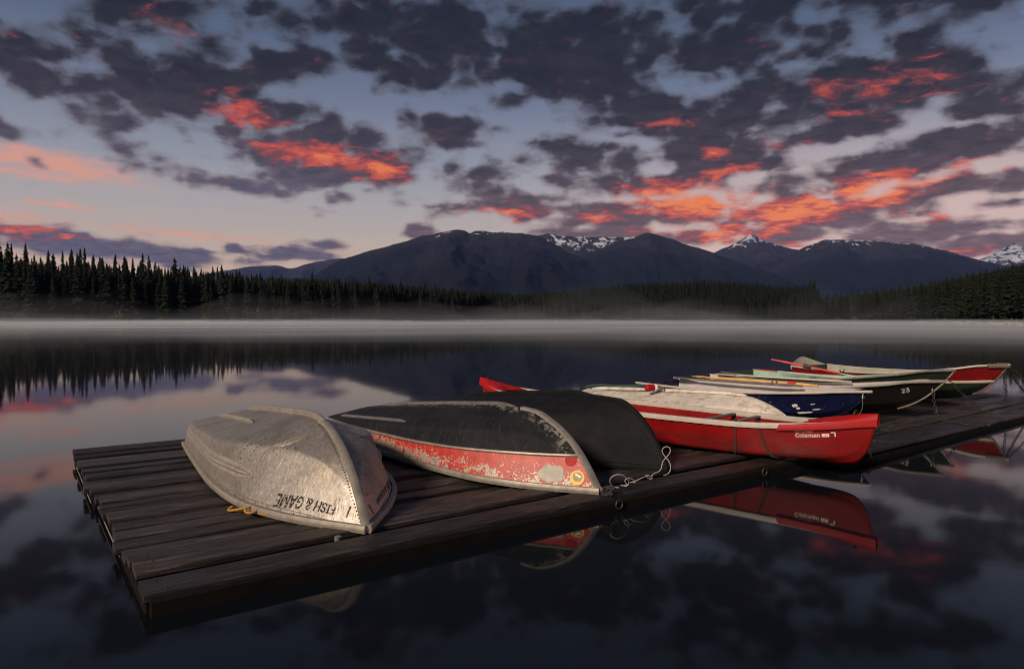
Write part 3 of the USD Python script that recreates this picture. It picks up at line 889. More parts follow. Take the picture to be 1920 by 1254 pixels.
BOUNDS = [(0, .235)] + boards(.37, 4.65, 21)
DOCK_L = 6.15
for i, (a, b) in enumerate(BOUNDS):
    r = np.random.default_rng(i + 40)
    step = -.015 if b < 2.38 else (-.045 if b < 4.5 else -.05)
    start = step + r.uniform(-.028, .026)
    dz = r.uniform(-.022, .012)
    dz += .010 if i % 5 == 2 else 0
    cuts = [start, DOCK_L + r.uniform(-.02, .02)] if i % 3 == 0 or i < 5 else [start, 2.6 + r.uniform(-1.0, 1.4), DOCK_L + r.uniform(-.02, .02)]
    for c0, c1 in zip(cuts[:-1], cuts[1:]):
        pm = plank(c1 - c0 - .010, b - a, .045, 100 + i * 3 + int(c0))
        pm.apply_translation((c0, (a + b) / 2, DOCK_Z + dz + r.uniform(-.003, .003)))
        part(dock, 'plank', pm, M['wood'], 30)
# frame below: front and back beams, end joists, floats
part(dock, 'front_beam', plank(DOCK_L - .03, .055, .115, 5).apply_translation((.02, -.022, DOCK_Z - .028)), M['shaded_beam_wood'], 30)
part(dock, 'recessed_beam', plank(DOCK_L - .1, .10, .12, 6).apply_translation((.04, .30, DOCK_Z - .050)), M['wood'], 30)
part(dock, 'back_beam', plank(DOCK_L - .1, .06, .15, 7).apply_translation((.04, 4.60, DOCK_Z - .052)), M['shaded_beam_wood'], 30)
for (y0, y1, xx, nm) in ((.02, 2.36, .03, 'end_joist'), (2.42, 4.6, .0, 'end_joist'), (.02, 4.6, 3.0, 'end_joist'), (.02, 4.6, DOCK_L - .06, 'end_joist')):
    j = frame_box(.06, y1 - y0, .13, .006)
    j.apply_translation((xx, (y0 + y1) / 2, DOCK_Z - .118))
    part(dock, nm, j, M['shaded_beam_wood'])
for y0, y1 in ((.95, 2.3), (2.5, 4.4)):
    j = frame_box(.004, y1 - y0, .014, .001)
    j.apply_translation((-.045 if y0 > 2.4 else -.012, (y0 + y1) / 2, DOCK_Z - .066))
    part(dock, 'edge_strip', j, M['rail'])
for y0, y1 in ((.13, 1.45), (1.50, 3.0), (3.05, 4.50)):  # floats made wide to block light rising through the plank gaps
    f_ = frame_box(DOCK_L - .3, y1 - y0, .27, .02)
    f_.apply_translation((DOCK_L / 2 + .02, (y0 + y1) / 2, DOCK_Z - .066 - .135))
    part(dock, 'float', f_, M['float'])
ring_v, ring_f = torus(.035, .007, 16, 6)
rg = trimesh.Trimesh(ring_v[:, [0, 2, 1]], ring_f, process=False)
part(dock, 'mooring_ring', rg.copy().apply_translation((3.28, -.062, .055)), M['steel'], 40)
part(dock, 'mooring_ring', rg.copy().apply_translation((5.2, -.062, .055)), M['steel'], 40)
bolt = trimesh.creation.cylinder(.022, .05, sections=10).apply_translation((1.14, .315, DOCK_Z - .02))
part(dock, 'bolt_head', bolt, M['dark_rail'], 40)
nl = [((RIV[0] * .0075) + [xx + rng.uniform(-.03, .03), yy + rng.uniform(-.015, .015), DOCK_Z + .006], RIV[1]) for a, b in BOUNDS for xx in (.09, 1.55, 3.03, 4.55, 6.05) for yy in (a + .035, b - .035)] if 'RIV' in globals() else []
if nl: part(dock, 'nail_heads', cat(nl), M['steel'], kind='stuff')

E2 = math.radians(37.1)
DOCK2_O = np.array([3.7528, 7.1721]) - .62 * np.array([math.cos(E2), math.sin(E2)])
dock2 = thing('floating_dock', 'second dark timber dock at the right, below the moored upright boats', 'dock', (DOCK2_O[0], DOCK2_O[1], 0), E2)
for i, (a, b) in enumerate([(0, .27)] + boards(.29, 4.70, 33)):
    r = np.random.default_rng(i + 140)
    cuts = [r.uniform(-.03, .03), 3.2 + r.uniform(-1.4, 1.8), 8.2]
    for c0, c1 in zip(cuts[:-1], cuts[1:]):
        pm = plank(c1 - c0 - .010, b - a, .045, 300 + i * 3 + int(c0))
        pm.apply_translation((c0, (a + b) / 2, DOCK_Z + r.uniform(-.014, .010)))
        part(dock2, 'plank', pm, M['wood'], 30)
part(dock2, 'front_beam', plank(8.1, .05, .13, 8).apply_translation((.03, .028, DOCK_Z - .056)), M['shaded_beam_wood'], 30)
part(dock2, 'back_beam', plank(8.1, .06, .13, 9).apply_translation((.03, 4.66, DOCK_Z - .056)), M['shaded_beam_wood'], 30)
for xx in (.06, 4.0, 8.0):
    j = frame_box(.06, 4.5, .12, .006)
    j.apply_translation((xx, 2.35, DOCK_Z - .118))
    part(dock2, 'end_joist', j, M['shaded_beam_wood'])
for y0, y1 in ((.15, 1.5), (1.55, 3.0), (3.05, 4.55)):  # widened here too, shutting out light below the planks
    f_ = frame_box(7.8, y1 - y0, .27, .02)
    f_.apply_translation((4.05, (y0 + y1) / 2, DOCK_Z - .066 - .135))
    part(dock2, 'float', f_, M['float'])


# ------------------------------------------------------------------ boats
class Hull:
    """One side of a hull as a grid between keel and gunwale; x to the bow, +y one side, z up with the keel up (as on an upturned boat)."""
    def __init__(s, K, C, Gn, rnd=.84, ns=56, nt=22, flip=False, double=False, keel_flat=None):
        q = np.linspace(0, 1, ns)
        # crowd the rings towards the stem
        sp = 1 - (1 - q) ** 1.35
        def curve(T):
            T = np.array(T, float)
            return np.stack([PchipInterpolator(T[:, 0], T[:, k])(sp) for k in (1, 2, 3)], 1)
        Kc, Cc, Gc = curve(K), curve(C), curve(Gn)
        if double:
            mir = lambda A: np.concatenate([A[::-1][:-1] * [-1, 1, 1], A])
            Kc, Cc, Gc = mir(Kc), mir(Cc), mir(Gc)
        ctrl = np.stack([Kc, Kc + rnd * (Cc - Kc), Cc, Cc + (1 - rnd) * (Gc - Cc), Gc], 1)
        kn = np.array([0, 0, 0, 1 / 3, 2 / 3, 1, 1, 1])
        t = np.linspace(0, 1, nt)
        Bm = np.stack([BSpline(kn, np.eye(5)[k], 2)(t) for k in range(5)], 1)
        grid = np.einsum('tk,skc->stc', Bm, ctrl)
        if flip:
            grid = grid * [1, 1, -1]
            i0, i1 = keel_flat or (int(ns * .12), int(ns * .62))
            a, b = grid[i0, 0], grid[i1, 0]
            th = math.atan2(b[2] - a[2], b[0] - a[0])
            c, sn = math.cos(-th), math.sin(-th)
            x, z = grid[..., 0] * c - grid[..., 2] * sn, grid[..., 0] * sn + grid[..., 2] * c
            grid = np.stack([x, grid[..., 1], z], -1)
            grid[..., 2] -= grid[:, 0, 2].min()
        s.grid, s.ns, s.nt = grid, grid.shape[0], nt
        s.flip = flip
        s.up = -1.0 if flip else 1.0
        du, dv = np.gradient(grid, axis=0), np.gradient(grid, axis=1)
        n = unit(np.cross(du, dv))
        mid = n[s.ns // 2, nt // 2]
        s.sgn = 1.0 if mid[1] > 0 else -1.0
        n = n * s.sgn
        n[:, 0] = unit(n[:, 0] * [1, 0, 1] + [0, 0, 1e-6])
        s.normal = n
        ax = (np.linspace(0, 1, s.ns), np.linspace(0, 1, nt))
        s.fP, s.fN = RegularGridInterpolator(ax, grid), RegularGridInterpolator(ax, n)

    def at(s, a, t, side=1, off=0.0):
        a, t = np.broadcast_arrays(np.clip(a, 0, 1), np.clip(t, 0, 1))
        q = np.stack([a, t], -1)
        return ((s.fP(q) + off * unit(s.fN(q))) * [1, side, 1]).reshape(a.shape + (3,))

    def nat(s, a, t, side=1):
        a, t = np.broadcast_arrays(np.clip(a, 0, 1), np.clip(t, 0, 1))
        return (unit(s.fN(np.stack([a, t], -1))) * [1, side, 1]).reshape(a.shape + (3,))

    def toff(s, a, d):
        """The t that lies d metres from the keel line on each ring."""
        a = np.atleast_1d(a)
        tt = np.linspace(0, 1, 60)
        out = []
        for q, w in zip(a, np.broadcast_to(d, a.shape)):
            P = s.at(np.full(60, q), tt)
            l = np.concatenate([[0], np.cumsum(np.linalg.norm(np.diff(P, axis=0), axis=1))])
            out.append(np.interp(w, l, tt) if l[-1] > w else .5)
        return np.array(out)

    def a_of_x(s, x, t=0.0):
        q = np.linspace(0, 1, 400)
        X = s.at(q, t)[:, 0]
        return float(q[np.argmin(np.abs(X - x))])

    def full(s, j0=0, j1=None):
        """Both sides as one grid, outward."""
        j1 = s.nt if j1 is None else j1
        L = s.grid[:, j0:j1]
        Rr = L * [1, -1, 1]
        g = np.concatenate([Rr[:, ::-1][:, :-1], L], 1) if j0 == 0 else L
        return g if s.sgn > 0 else g

    def shell(s, thick=.012, j0=0, j1=None, side=0):
        j1 = s.nt if j1 is None else j1
        L = s.grid[:, j0:j1]
        if side == 0:
            g = np.concatenate([(L * [1, -1, 1])[:, ::-1][:, :-1], L], 1)
        else:
            g = L * [1, side, 1]
        n = np.cross(np.gradient(g, axis=0), np.gradient(g, axis=1))
        w = n[g.shape[0] // 2, -1 if side >= 0 else g.shape[1] // 2][1]
        if side < 0: w = -w
        if w < 0: g = g[:, ::-1]
        return shell(g, thick)

    def inside(s, off=.016, j0=0):
        """The visible inner skin of an upright boat."""
        L = (s.grid - s.normal * off)[:, j0:]
        g = np.concatenate([(L * [1, -1, 1])[:, ::-1][:, :-1], L], 1)
        n = np.cross(np.gradient(g, axis=0), np.gradient(g, axis=1))
        if n[g.shape[0] // 2, g.shape[1] // 2][2] < 0: g = g[:, ::-1]
        return shell(g, .004)

    def split(s, zb, thick=.010):
        """Bottom shell and the two side shells, parted along the height zb(x)."""
        q = np.linspace(0, 1, 160)
        kz = s.at(q, 0.0)
        f = (kz[:, 2] - zb(kz[:, 0])) * s.up
        cross = np.nonzero((f[:-1] > 0) & (f[1:] <= 0))[0]
        aend = q[cross[-1]] + (q[cross[-1] + 1] - q[cross[-1]]) * f[cross[-1]] / (f[cross[-1]] - f[cross[-1] + 1])
        A1, A2 = np.linspace(0, aend, 60), np.linspace(aend, 1, 16)[1:]
        tt = np.linspace(0, 1, 200)
        def tb(a):
            P = s.at(np.full(200, a), tt)
            d = (P[:, 2] - zb(P[:, 0])) * s.up
            k = np.nonzero((d[:-1] > 0) & (d[1:] <= 0))[0]
            if not len(k): return 0.0
            k = k[-1]
            return tt[k] + (tt[k + 1] - tt[k]) * d[k] / (d[k] - d[k + 1])
        T1 = np.array([tb(a) for a in A1])
        T1[-1] = 0.0
        s.edge_a, s.edge_t = A1, T1
        def grid(A, lo, hi, n):
            w = np.linspace(0, 1, n)
            return s.at(np.repeat(A[:, None], n, 1), lo[:, None] + (hi - lo)[:, None] * w[None])
        def closed(g, side, both=False):
            gg = np.concatenate([(g * [1, -1, 1])[:, ::-1][:, :-1], g], 1) if both else g * [1, side, 1]
            n = np.cross(np.gradient(gg, axis=0), np.gradient(gg, axis=1))
            w = n[8, -2][1] * (1 if both else side)
            if w < 0: gg = gg[:, ::-1]
            return shell(gg, thick)
        bottom = closed(grid(A1[:-1], 0 * T1[:-1], T1[:-1], 14), 1, True)
        A = np.concatenate([A1, A2])
        lo = np.concatenate([T1, 0 * A2])
        sides = [closed(grid(A, lo, np.ones_like(A), 12), sd_) for sd_ in (1, -1)]
        return bottom, sides

    def edge_strip(s, prof, side, n=60, off=0.0, dt=0.0):
        a = np.linspace(0, s.edge_a[-1], n)
        t = np.clip(np.interp(a, s.edge_a, s.edge_t) + dt, 0, 1)
        return sweep(s.at(a, t, side, off), prof, s.nat(a, t, side))

    def transom(s, thick=.025, inset=.0):
        sec = s.grid[0]
        ring = np.vstack([sec, (sec * [1, -1, 1])[::-1][:-1]])
        ring2 = ring + [thick, 0, 0]
        ring = ring + [-.004, 0, 0]
        c = ring.mean(0)
        n = len(ring)
        v = np.vstack([ring, ring2, c, c + [thick + .004, 0, 0]])
        f = []
        for i in range(n):
            j = (i + 1) % n
            f += [(i, j, 2 * n), (n + j, n + i, 2 * n + 1), (i, i + n, j), (j, i + n, j + n)]
        mm = trimesh.Trimesh(v, np.array(f), process=False)
        mm.fix_normals()
        return mm

    def strip(s, t, a0, a1, prof, side=1, off=0.0, n=40, taper=True):
        a = np.linspace(a0, a1, n)
        P, N = s.at(a, t, side, off), s.nat(a, t, side)
        sc = np.minimum(1, np.minimum(np.arange(n), np.arange(n)[::-1]) / 2.0 * .5 + .35) if taper else None
        return sweep(P, prof, N, scale=sc)

    def gunwale(s, prof, side=1, a0=0.0, a1=1.0, n=60):
        a = np.linspace(a0, a1, n)
        P = s.at(a, 1.0, side)
        return sweep(P, prof if side > 0 else [(-p, q) for p, q in prof][::-1], (0, 0, 1))

    def flat(s, mesh2d, a0, t0, side, dirx, off=.003):
        """Lays a small flat mesh on the hull's tangent plane: x to the bow (dirx 1) or the stern (-1), y up or, if the hull is upturned, as given."""
        P, N = s.at(a0, t0, side), s.nat(a0, t0, side)
        T = s.at(min(a0 + .01, 1), t0, side) - s.at(a0 - .01, t0, side)
        T = unit(T - N * (T @ N)) * dirx
        Bv = np.cross(N, T)
        v = np.asarray(mesh2d.vertices)
        return trimesh.Trimesh(P + v[:, :1] * T + v[:, 1:2] * Bv + (v[:, 2:3] + off) * N, np.asarray(mesh2d.faces), process=False)

    def decal(s, mesh2d, a0, t0, side, dirx, diry, off=.0025, slope=0.0, length=None):
        """Lays a flat mesh (x, y, small z) on the hull: dirx/diry say whether x runs to the bow (+1) and y to the gunwale (+1)."""
        d = .01
        sa = np.linalg.norm(s.at(min(a0 + d, 1), t0) - s.at(a0 - d, t0)) / (2 * d)
        st = np.linalg.norm(s.at(a0, min(t0 + d, 1)) - s.at(a0, t0 - d)) / (2 * d)
        v = np.asarray(mesh2d.vertices)
        if length: sa = np.ptp(v[:, 0]) / length
        a = a0 + dirx * v[:, 0] / sa
        t = t0 + diry * v[:, 1] / st + slope * np.abs(a - a0)
        P = s.at(a, t, side) + (off + v[:, 2:3]) * s.nat(a, t, side)
        f = np.asarray(mesh2d.faces)
        if dirx * diry * side * s.sgn < 0: f = f[:, ::-1]
        mm = trimesh.Trimesh(P, f, process=False)
        mm.fix_normals()
        return mm


def rivets(P, N, r):
    out = []
    for p, n in zip(P, N):
        a = unit(np.cross(n, [.31, .5, .8]))
        b = np.cross(n, a)
        out.append(((RIV[0] * r) @ np.stack([a, b, n]) + p, RIV[1]))
    return cat(out)


def boat_root(name, label, category, bow, a_deg, L, z=DOCK_Z + .012, group=None):
    a = math.radians(a_deg)
    hd = np.array([math.sin(a), -math.cos(a)])
    o = np.array(bow) - hd * L
    return thing(name, label, category, (o[0], o[1], z), a - math.pi / 2, group)


def skiff(L, hs, hb, bm, bs=None, rnd=.84, flip=False, z_mid=.035, ns=56, full=0.0):
    """A riveted utility boat with a square stern: L long, keel height hs at the stern and hb before the bow, half beam bm."""
    bs = bs or bm * .86
    k = L / 3.7
    hm = lambda f: hs + (hb - hs) * f
    K = [(0, .03, 0, hs), (.2, .75 * k, 0, hm(.36)), (.4, 1.5 * k, 0, hm(.66)), (.55, 2.1 * k, 0, hm(.87)), (.66, 2.58 * k, 0, hb), (.74, 2.86 * k, 0, hb * .985), (.82, 3.14 * k, 0, hb * .845), (.88, 3.32 * k, 0, hb * .685), (.93, 3.47 * k, 0, hb * .48), (.97, 3.59 * k, 0, hb * .25), (1, 3.70 * k, 0, .0)]
    K = [(a_, x_ + full * (L - x_) * (a_ > .7), y_, z_) for a_, x_, y_, z_ in K]
    Gn = [(0, 0, bs, .02), (.3, 1.15 * k, bm * .98, z_mid), (.5, 1.9 * k, bm, z_mid * 1.2), (.62, 2.4 * k, bm * .95, z_mid), (.72, 2.78 * k, bm * .84, z_mid * .7), (.82, 3.12 * k, bm * .62, z_mid * .4), (.9, 3.38 * k, bm * .37, .006), (.96, 3.56 * k, bm * .16, .002), (1, 3.70 * k, 0, 0)]
    C = [(0, .015, bs * .92, hs * .74), (.3, 1.1 * k, bm * .93, hm(.5) * .70), (.5, 1.85 * k, bm * .92, hm(.8) * .68), (.64, 2.45 * k, bm * .76, hb * .70), (.75, 2.85 * k, bm * .50, hb * .72), (.84, 3.16 * k, bm * .27, hb * .66), (.91, 3.38 * k, bm * .12, hb * .49), (.96, 3.55 * k, bm * .045, hb * .27), (1, 3.70 * k, 0, 0)]
    return Hull(K, C, Gn, rnd, ns, 22, flip)


HALF_ROUND = lambda w, h: [(-w / 2, -.004), (w / 2, -.004), (w * .42, h * .55), (w * .2, h), (-w * .2, h), (-w * .42, h * .55)]
GUN = [(-.006, -.012), (.024, -.012), (.026, .0), (.020, .034), (.006, .040), (-.006, .036)]
GUNI = [(-.024, -.012), (.006, -.012), (.006, .036), (-.006, .040), (-.020, .034), (-.026, .0)]


def gun_parts(t, H, material, name='gunwale', w=1.0, up=1.0):
    for side in (1, -1):
        n = 60
        a = np.linspace(0, .995, n)
        P = H.at(a, 1.0, side)
        tang = unit(np.gradient(P, axis=0))
        out = unit(np.cross(tang, [0, 0, 1.0])) * (side)
        ref = H.nat(.4, 1.0, side)
        if (out[24] @ ref) < 0: out = -out
        lo, hi = (-.012, .040) if up > 0 else (-.018, .012)
        pr = [(-.008 * w, lo), (.022 * w, lo), (.028 * w, (lo + hi) / 2 - .006), (.028 * w, (lo + hi) / 2 + .006), (.022 * w, hi), (-.008 * w, hi)]
        V = P[:, None] + np.array([q[0] for q in pr])[None, :, None] * out[:, None] + np.array([q[1] for q in pr])[None, :, None] * np.array([0, 0, 1.0])
        m_ = len(pr)
        f = []
        for i in range(n - 1):
            for j in range(m_):
                p, q = i * m_ + j, i * m_ + (j + 1) % m_
                f += [(p, q, q + m_), (p, q + m_, p + m_)]
        f += [(0, j + 1, j) for j in range(1, m_ - 1)] + [((n - 1) * m_, (n - 1) * m_ + j, (n - 1) * m_ + j + 1) for j in range(1, m_ - 1)]
        mm = trimesh.Trimesh(V.reshape(-1, 3), np.array(f), process=False)
        mm.fix_normals()
        part(t, name, mm, material, 30)


def stencil(text, h, gap=True):
    tm = meshkit.text_mesh(text, h, .0012, bold=True)
    if gap:
        import manifold3d as m3
        try:
            mf = m3.Manifold(m3.Mesh(np.asarray(tm.vertices, np.float32), np.asarray(tm.faces, np.uint32)))
            w = tm.bounds[1][0]
            step = h * .37
            for k in range(1, int(w / step) + 1):
                bxx = m3.Manifold.cube([h * .055, h * 2, .02], True).rotate([0, 0, -14]).translate([k * step, h * .5, 0])
                mf = mf - bxx
            r = mf.to_mesh()
            if len(r.tri_verts): tm = trimesh.Trimesh(r.vert_properties[:, :3], r.tri_verts, process=False)
        except Exception:
            pass
    return tm


def clean(mm):
    return mm


# --- boat 1: bare aluminium, upturned, nearest
B1 = skiff(3.93, .36, .61, .685, .63)
b1 = boat_root('aluminium_boat', 'bare riveted aluminium rowing boat upturned at the near end of the dock', 'boat', (-.947, 4.44), 32.3, 3.93, DOCK_Z + .004)
part(b1, 'hull', B1.shell(.010), M['aluminium'], 50)
part(b1, 'transom', B1.transom(), M['aluminium'], 30)
part(b1, 'keel', B1.strip(0.0, .04, .63, rect(.050, .046, .010, -.006)), M['rail'], 30)
for side in (1, -1):
    aa = np.linspace(.03, .375, 40)
    part(b1, 'bottom_rib', B1.strip(B1.toff(aa, .30), .03, .375, rect(.042, .040, .012, -.006), side), M['rail'], 30)
    tq = np.linspace(.82, .88, 40)
    part(b1, 'side_strake', cat([B1.strip(tq, .0, .59, HALF_ROUND(.050, .024), side), B1.strip(tq, .0, .595, rect(.105, .006, .002, -.002), side)]), M['rail'], 40)
gun_parts(b1, B1, M['rail'])
part(b1, 'stem_band', B1.strip(0.0, .60, .995, [(-.030, -.012), (.030, -.012), (.027, .004), (.010, .011), (-.010, .011), (-.027, .004)], n=50, taper=False), M['rail'], 40)
part(b1, 'seam', cat([B1.strip(.972, .02, .97, rect(.005, .005, .002, -.001), sd_, n=60, taper=False) for sd_ in (1, -1)]), M['dark_rail'], 30)
for side in (1, -1):
    for da, t1 in ((0, .86), (.012, .78), (.022, .70)):
        q = np.linspace(0, 1, 24)
        qa, qt = .600 + da + .034 * q, t1 + (.07 - t1) * q
        part(b1, 'crease', sweep(B1.at(qa, qt, side, .001), rect(.008, .006, .002, -.002), B1.nat(qa, qt, side), scale=np.sin(np.pi * np.linspace(.08, .92, 24))), M['aluminium'], 30)
rp, rn = [], []
for side in (1, -1):
    a = np.linspace(.625, .975, 44)
    tt = B1.toff(a, .050)
    rp.append(B1.at(a, tt, side, .001)); rn.append(B1.nat(a, tt, side))
    a = np.linspace(.06, .95, 24)
    rp.append(B1.at(a, .978 + 0 * a, side, .001)); rn.append(B1.nat(a, .978 + 0 * a, side))
    for da in (-.03, -.06):
        a = np.linspace(.60 + da, .63 + da, 7); tt = np.linspace(.80, .12, 7)
        rp.append(B1.at(a, tt, side, .001)); rn.append(B1.nat(a, tt, side))
    a = np.linspace(.66, .69, 3); tt = np.linspace(.42, .16, 3)
    rp.append(B1.at(a, tt, side, .001)); rn.append(B1.nat(a, tt, side))
part(b1, 'rivets', rivets(np.vstack(rp), np.vstack(rn), .0062), M['rivet'], kind='stuff')
bar = trimesh.creation.box(bounds=[[0, -.035, 0], [.013, .035, .0012]]).subdivide()
txt = stencil('FISH & GAME', .052)
txt.vertices[:, 1] -= .026
part(b1, 'lettering', B1.decal(txt, .863, .915, -1, -1, 1, slope=.035 / .167, length=.167), M['worn_stencil'])
part(b1, 'lettering', B1.decal(bar, .905, .85, -1, -1, 1), M['worn_stencil'])
txt2 = stencil('FISH & GAME', .048)
txt2.vertices[:, 1] -= .024
part(b1, 'lettering', B1.decal(txt2, .64, .965, 1, 1, 1, slope=-.03 / .19, length=.19), M['worn_stencil'])
part(b1, 'lettering', B1.decal(bar, .885, .90, 1, 1, 1), M['worn_stencil'])

# --- boat 2: black bottom over flaking red sides, upturned
B2 = skiff(3.95, .30, .585, .66, .56, full=.10)
b2 = boat_root('peeling_boat', 'upturned boat with black bottom and flaking red paint on its sides', 'boat', (.70, 5.40), 39.5, 3.95)
zb2 = lambda x: .205 + .060 * x / 3.95
bot2, sides2 = B2.split(zb2)
part(b2, 'bottom', bot2, M['black'], 50)
for m_ in sides2: part(b2, 'side_panel', m_, M['flaking_red'], 50)
tc = .6
part(b2, 'transom', B2.transom(), M['aluminium'], 30)
part(b2, 'keel', B2.strip(0.0, B2.a_of_x(.4), B2.a_of_x(2.9), rect(.045, .030, .008, -.006)), M['dark_rail'], 30)
for side in (1, -1):
    part(b2, 'bottom_rib', B2.strip(.27, B2.a_of_x(.3, .27), B2.a_of_x(1.85, .27), rect(.040, .028, .010, -.006), side), M['dark_rail'], 30)
    part(b2, 'side_strake', cat([B2.edge_strip(HALF_ROUND(.030, .020), side)]), M['rail'], 40)
gun_parts(b2, B2, M['rail'])
part(b2, 'stem_band', B2.strip(0.0, B2.a_of_x(3.0), .995, [(-.032, -.012), (.032, -.012), (.030, .010), (.010, .016), (-.010, .016), (-.030, .010)], n=50, taper=False), M['rail'], 40)
rp, rn = [], []
for side in (1, -1):
    for t0, a0, a1, n in ((.965, .08, .95, 34),):
        a = np.linspace(a0, a1, n)
        rp.append(B2.at(a, t0 + 0 * a, side, .001)); rn.append(B2.nat(a, t0 + 0 * a, side))
part(b2, 'rivets', rivets(np.vstack(rp), np.vstack(rn), .0055), M['rivet'], kind='stuff')


def disc(r, n=40, d=.001, z=0.0):
    m_ = trimesh.creation.cylinder(r, d, sections=n)
    m_.apply_translation((0, 0, z))
    m_ = m_.subdivide()
    return m_


ax, at_ = .896, .866
st = part(b2, 'sticker', B2.flat(disc(.060), ax, at_, -1, -1, .004), M['yellow_sticker'], label='round yellow sticker by the bow')
part(st, 'emblem', B2.flat(disc(.040, 24, .001, .0016).apply_translation((0, -.008, 0)), ax, at_, -1, -1, .004), M['olive_sticker'])
part(st, 'print', B2.flat(trimesh.creation.box(bounds=[[-.024, -.026, .003], [.026, -.010, .0042]]), ax, at_, -1, -1, .004), M['white_paint'])
part(b2, 'paint_spot', B2.flat(disc(.048), .862, .62, -1, -1, .004), M['deck_red'])


def ragged_patch(rx, ry, seed):
    r = np.random.default_rng(seed)
    n = 40
    th = np.linspace(0, 2 * np.pi, n, endpoint=False)
    rad = 1 + .16 * np.sin(2 * th + 1) + .10 * np.sin(5 * th) + r.uniform(-.07, .07, n)
    V = [(0, 0, .0)] + [(rx * .5 * q * math.cos(t_), ry * .5 * q * math.sin(t_), 0) for q, t_ in zip(rad, th)] + [(rx * q * math.cos(t_), ry * q * math.sin(t_), 0) for q, t_ in zip(rad, th)]
    F = [(0, 1 + k, 1 + (k + 1) % n) for k in range(n)]
    for k in range(n):
        a, b = 1 + k, 1 + (k + 1) % n
        F += [(a, a + n, b + n), (a, b + n, b)]
    return trimesh.Trimesh(np.array(V), np.array(F), process=False)


M['grey_patch'] = plain('bare_grey_patch', (.24, .225, .20), .55, .2, .25, 12, .1)
part(b2, 'bare_patch', B2.flat(ragged_patch(.095, .085, 3), .815, .915, -1, -1, .003), M['grey_patch'])

# --- boat 3: all black, upturned
B3 = skiff(3.85, .32, .605, .68, .58, .80, full=.30)
b3 = boat_root('black_boat', 'all black upturned boat between the peeling boat and the red canoe', 'boat', (1.43, 6.22), 38.5, 3.85)
part(b3, 'hull', B3.shell(.010), M['jet'], 50)
part(b3, 'transom', B3.transom(), M['jet'], 30)
part(b3, 'keel', B3.strip(0.0, B3.a_of_x(.7), B3.a_of_x(2.9), rect(.048, .036, .008, -.006)), M['jet'], 30)
for side in (1, -1):
    part(b3, 'bottom_rib', B3.strip(.27, B3.a_of_x(.6, .27), B3.a_of_x(2.1, .27), rect(.042, .034, .010, -.006), side), M['jet'], 30)
gun_parts(b3, B3, M['jet'])
part(b3, 'stem_band', B3.strip(0.0, B3.a_of_x(2.7), .99, [(-.020, -.010), (.020, -.010), (.016, .008), (-.016, .008)], n=50, taper=False), M['jet'], 40)
a = np.linspace(B3.a_of_x(2.5), .97, 40)
P = np.vstack([B3.at(a, B3.toff(a, .04), sd_, .001) for sd_ in (1, -1)])
N = np.vstack([B3.nat(a, B3.toff(a, .04), sd_) for sd_ in (1, -1)])
part(b3, 'rivets', rivets(P, N, .005), M['rivet'], kind='stuff')

# --- red canoe, upright
CK = [(0, 0, 0, 0), (.5, 1.5, 0, 0), (.66, 2.05, 0, .0), (.76, 2.36, 0, .006), (.84, 2.54, 0, .035), (.90, 2.635, 0, .125), (.95, 2.690, 0, .28), (1, 2.735, 0, .455)]
CG = [(0, 0, .445, .335), (.5, 1.45, .375, .342), (.7, 1.95, .27, .362), (.85, 2.35, .145, .402), (.95, 2.60, .055, .440), (1, 2.735, 0, .457)]
CC = [(0, 0, .405, .02), (.5, 1.45, .325, .025), (.66, 1.95, .225, .04), (.78, 2.34, .105, .075), (.86, 2.52, .05, .13), (.94, 2.655, .018, .28), (1, 2.735, 0, .456)]
CN = Hull(CK, CC, CG, .72, 40, 20, double=True)
tipn, tipf = np.array([3.33, 6.25]), np.array([-.44, 10.15])
cl = np.linalg.norm(tipn - tipf)
cang = math.degrees(math.atan2((tipn - tipf)[0], -(tipn - tipf)[1]))
cmid = (tipn + tipf) / 2
can = thing('canoe', 'bright red canoe lying upright and overhanging the dock edge', 'canoe', (cmid[0], cmid[1], DOCK_Z + .010), math.radians(cang) - math.pi / 2)
part(can, 'hull', CN.shell(.012), M['canoe_red'], 50)
part(can, 'inside', CN.inside(.014), M['canoe_red'], 50)
CGU = 1.0
for side in (1, -1):
    a = np.linspace(.10, .90, 70)
    P = CN.at(a, 1.0, side)
    part(can, 'gunwale', sweep(P, [(-.020, -.038), (.020, -.038), (.024, -.010), (.020, .014), (-.020, .014), (-.024, -.010)]), M['white_rail'], 30)
for x, w in ((1.42, .05), (1.12, .05), (-.9, .05), (-1.35, .05)):
    aa = CN.a_of_x(x, 1.0)
    q = CN.at(aa, 1.0)
    th_ = frame_box(w, 2 * q[1] - .03, .022, .005)
    th_.apply_translation((q[0], 0, q[2] - .018))
    part(can, 'thwart', th_, M['dark_rail'])
